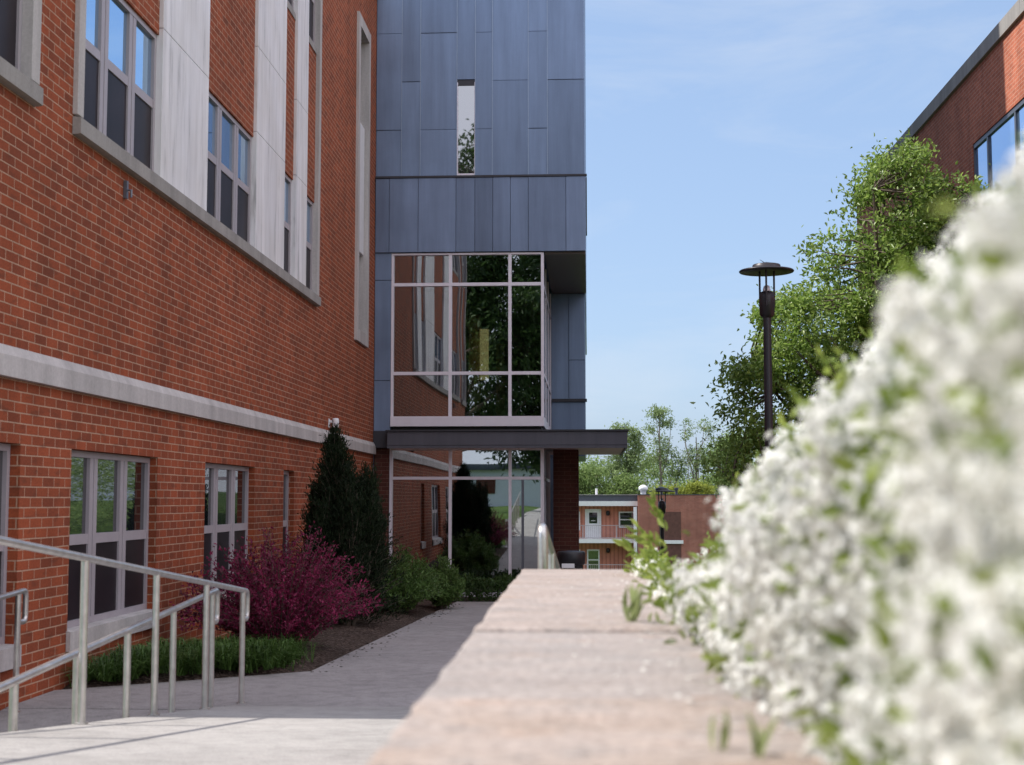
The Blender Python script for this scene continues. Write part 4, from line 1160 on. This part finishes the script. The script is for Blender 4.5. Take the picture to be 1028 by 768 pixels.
bz = lambda y: walk_z(y)
def arching_shrub(name, label, c, rx, ry, h, n_st, per, leaf, mat, cat='shrub', bark='bark', lean=0.6, lw=0.45):
    t = thing(name, label, cat, c)
    m = MB(); P_, D_ = [], []
    for i in range(n_st):
        a = rng.uniform(0, 6.283); q = rng.uniform(0.05, 1) ** 0.6
        tip = np.array([c[0] + math.cos(a) * rx * q, c[1] + math.sin(a) * ry * q, c[2] + h * (1 - 0.52 * q * q) * rng.uniform(0.55, 1.16)])
        b = np.array([c[0] + math.cos(a) * rx * 0.18 * q, c[1] + math.sin(a) * ry * 0.18 * q, c[2]])
        mid = b * 0.45 + tip * 0.55 + np.array([0, 0, h * 0.16 * q]) - np.array([math.cos(a), math.sin(a), 0]) * 0.12 * q
        u = np.linspace(0, 1, 7)
        cur = np.array([b * (1 - k) ** 2 + mid * 2 * k * (1 - k) + tip * k * k for k in u])
        m.tube([tuple(p) for p in cur], [0.007 * (1 - 0.75 * k) for k in u], 4, False)
        k = rng.uniform(0.12, 1.0, per)[:, None] ** 0.8
        pp = b * (1 - k) ** 2 + mid * 2 * k * (1 - k) + tip * k * k
        dd = unit(tip - b) * 0.6 + rng.normal(size=(per, 3)) * 0.7
        P_.append(pp + rng.normal(size=pp.shape) * 0.022); D_.append(dd)
    m.build('stem', M[bark], t)['kind'] = 'stuff'
    pp = np.concatenate(P_); dd = np.concatenate(D_)
    V, Q = leaf_quads(pp, dd, rng.uniform(0.6, 1.2, len(pp)) * leaf, lw, 0.12)
    np_mesh('foliage', V, Q, mat, t)
    return t
arching_shrub('burgundy_shrub', 'arching burgundy leaved shrub beside the hand rails', (-3.22, 14.75, bz(14.75) + 0.02), 1.05, 1.45, 1.20, 330, 62, 0.044, M['burgundy'])
arching_shrub('green_shrub', 'feathery green shrub between the evergreen and the entrance', (-3.05, 22.6, bz(22.6)), 0.72, 1.2, 0.95, 240, 60, 0.075, M['shrub'], lw=0.3)
arching_shrub('green_shrub', 'small rounded green shrub spreading over the path before the entrance hedge', (-2.55, 24.6, bz(24.6)), 0.42, 0.75, 0.80, 150, 60, 0.075, M['shrub'], lw=0.3)
# clipped low hedge under the entrance glazing
lh = thing('low_hedge', 'low dark clipped hedge beneath the entrance glazing', 'hedge', (-2.0, 28.1, -1.96))
n = 6500
x = rng.uniform(-3.5, 0.4, n); y = rng.uniform(27.45, 28.75, n); z = -1.98 + 0.44 * (1 - np.abs(rng.normal(size=n)) * 0.28) + 0.05 * np.sin(x * 7) 
side = rng.uniform(0, 1, n) < 0.45
y[side] = 27.45 + np.abs(rng.normal(size=side.sum())) * 0.06; z[side] = -1.97 + rng.uniform(0.02, 0.46, side.sum())
V, Q = leaf_quads(np.stack([x, y, z], 1), rng.normal(size=(n, 3)) + np.array([[0, -0.4, 0.7]]), rng.uniform(0.05, 0.085, n), 0.5, 0.12)
np_mesh('foliage', V, Q, M['low_hedge'], lh)
m = MB()
for i in range(26):
    xx = -3.4 + i * 0.145; m.tube([(xx, 28.1, -1.98), (xx + random.uniform(-.08, .08), 28.0, -1.62)], [0.012, 0.005], 5)
m.build('stem', M['bark'], lh)['kind'] = 'stuff'
# dark evergreen with upswept sprays
ev = thing('evergreen_shrub', 'dark upright evergreen shrub with a pointed tip against the brick wall', 'shrub', (-3.3, 19.2, bz(19.2)))
zb = bz(19.2); H = 2.62
m = MB(); m.tube([(-3.3, 19.2, zb - 0.05), (-3.36, 19.2, zb + 1.2), (-3.46, 19.2, zb + 2.3)], [0.07, 0.045, 0.012], 8); m.build('trunk', M['bark'], ev)
m = MB(); parts = []
spires = [(-3.24, 19.2, H, 0.80, 520, 1.7, -0.22)]
for i in range(22):
    a = 6.283 * i / 22 + rng.uniform(-.2, .2); q = rng.uniform(0.18, 0.56)
    uh = (1 - q / 0.80) ** (1 / 1.9) * rng.uniform(0.88, 1.12)
    spires.append((-3.28 + math.cos(a) * q, 19.2 + math.sin(a) * q * 1.1, H * uh, 0.24, 34, 1.6, 0.0))
for sx_, sy_, sh_, sr_, cnt, ex_, lean_ in spires:
    m.tube([(-3.3 + (sx_ + 3.3) * 0.3, 19.2 + (sy_ - 19.2) * 0.3, zb), (sx_, sy_, zb + sh_ * 0.45), (sx_ + lean_, sy_, zb + sh_ * 0.97)], [0.03, 0.018, 0.004], 5)
    for k_ in range(cnt):
        u = rng.uniform(0.02, 1.0) if cnt > 100 else rng.uniform(0.35, 1.0)
        rr_ = sr_ * (1 - u ** ex_) * rng.uniform(0.55, 1.08) + 0.03; a = rng.uniform(0, 6.283)
        s_ = np.array([sx_ + lean_ * u, sy_, zb + u * sh_ * 0.90])
        e = np.array([sx_ + lean_ * u + math.cos(a) * rr_, sy_ + math.sin(a) * rr_, min(zb + u * sh_ * 0.92 + rng.uniform(0.08, 0.34), zb + sh_ * 1.02)])
        mid = (s_ + e) / 2 - np.array([0, 0, 0.06])
        m.tube([tuple(s_), tuple(mid), tuple(e)], [0.010, 0.006, 0.002], 4, False)
        nn = 50
        k = rng.uniform(0.30, 1.06, nn)[:, None]
        pp = s_ * (1 - k) ** 2 + mid * 2 * k * (1 - k) + e * k * k + rng.normal(size=(nn, 3)) * 0.028
        dd = unit(e - s_) * 0.7 + np.array([[0, 0, 0.6]]) + rng.normal(size=(nn, 3)) * 0.5
        parts.append(leaf_quads(pp, dd, rng.uniform(0.035, 0.075, nn), 0.24, 0.08))
m.build('branch', M['bark'], ev)['kind'] = 'stuff'
V, Q = join(parts); np_mesh('foliage', V, Q, M['yew'], ev)
# strap-leaved border grass on the bed front
n = 6800
x = rng.uniform(-4.28, -2.80, n); 
lim = 11.68 + (x + 4.39) * 0.745
y = lim + rng.uniform(0.02, 1, n) ** 1.2 * (1.75 - 0.4 * (x + 4.25)) 
clx = np.round(x / 0.17) * 0.17 + rng.normal(size=n) * 0.03; cly = np.round(y / 0.17) * 0.17 + rng.normal(size=n) * 0.03
cly = np.maximum(cly, 11.63 + (clx + 4.39) * 0.745)
z = np.array([bed_z(a, b) for a, b in zip(clx, cly)])
d = rng.normal(size=(n, 3)) * 0.55; d[:, 2] = 1; d[:, 1] -= 0.15
V, Q = blades(np.stack([clx, cly, z], 1), d, rng.uniform(0.16, 0.44, n), rng.uniform(0.007, 0.012, n), 0.6)
tag(np_mesh('border_grass', V, Q, M['strap']), 'strap leaved green border grass between the landing and burgundy shrub', 'border grass', kind='stuff')

# ------------------------------------------------------------------ lamp posts and bin
def lamp_post(label, x, y, zb, zt, s=1.0):
    t = thing('lamp_post', label, 'street lamp', (x, y, zb), 'dark round topped lamp posts')
    MB().lathe([(0.14, 0), (0.14, 0.06), (0.085, 0.16), (0.062, 0.25)], (x, y, zb), 18).build('base', M['bronze'], t)
    MB().tube([(x, y, zb + 0.2), (x, y, zt - 0.72)], [0.062, 0.056], 16).build('pole', M['bronze'], t)
    MB().lathe([(0.06, -0.78), (0.105, -0.74), (0.112, -0.50), (0.10, -0.42), (0.05, -0.40)], (x, y, zt), 20).build('collar', M['bronze'], t)
    for k in range(3):
        a = 0.35 + k * 2.094
        MB().tube([(x + 0.115 * math.cos(a), y + 0.115 * math.sin(a), zt - 0.62), (x + 0.115 * math.cos(a), y + 0.115 * math.sin(a), zt - 0.10)], 0.014, 8).build('strut', M['bronze'], t)
    MB().lathe([(0.05, -0.42), (0.055, -0.38), (0.04, -0.33), (0.02, -0.32)], (x, y, zt), 18).build('lens', M['frame_light'], t)
    MB().lathe([(0.10, -0.115), (0.375, -0.135), (0.385, -0.120), (0.37, -0.105), (0.20, -0.075), (0.195, -0.035), (0.185, -0.025), (0.06, 0.0), (0.01, 0.012)], (x, y, zt), 40).build('cap', M['bronze'], t)
    MB().tube([(x - 0.02, y, zt), (x - 0.09, y, zt + 0.045)], [0.006, 0.003], 6).build('finial', M['bronze'], t)
lamp_post('dark lamp post with a wide disc cap rising before the leafy tree', 2.50, 20.0, -1.7, 3.33)
lamp_post('small far lamp post standing in front of the apartment stair block', 2.11, 42.0, -3.0, 0.37)
bn = thing('litter_bin', 'black litter bin standing beside the brown brick pier', 'bin', (-0.27, 20.6, -1.76))
m = MB()
for i in range(14):
    a = 2 * math.pi * i / 14; m.box(-0.27 + 0.15 * math.cos(a) - 0.02, -0.27 + 0.15 * math.cos(a) + 0.02, 20.6 + 0.15 * math.sin(a) - 0.02, 20.6 + 0.15 * math.sin(a) + 0.02, -1.72, -0.92)
m.lathe([(0.14, 0), (0.14, 0.8)], (-0.27, 20.6, -1.74), 20)
m.build('body', M['black'], bn)
MB().lathe([(0.185, 0), (0.20, 0.02), (0.205, 0.16), (0.19, 0.19), (0.05, 0.20)], (-0.27, 20.6, -0.925), 24).build('lid', M['black'], bn)
MB().box(-0.40, -0.22, 20.36, 20.38, -0.96, -0.90).build('label_plate', M['white'], bn)
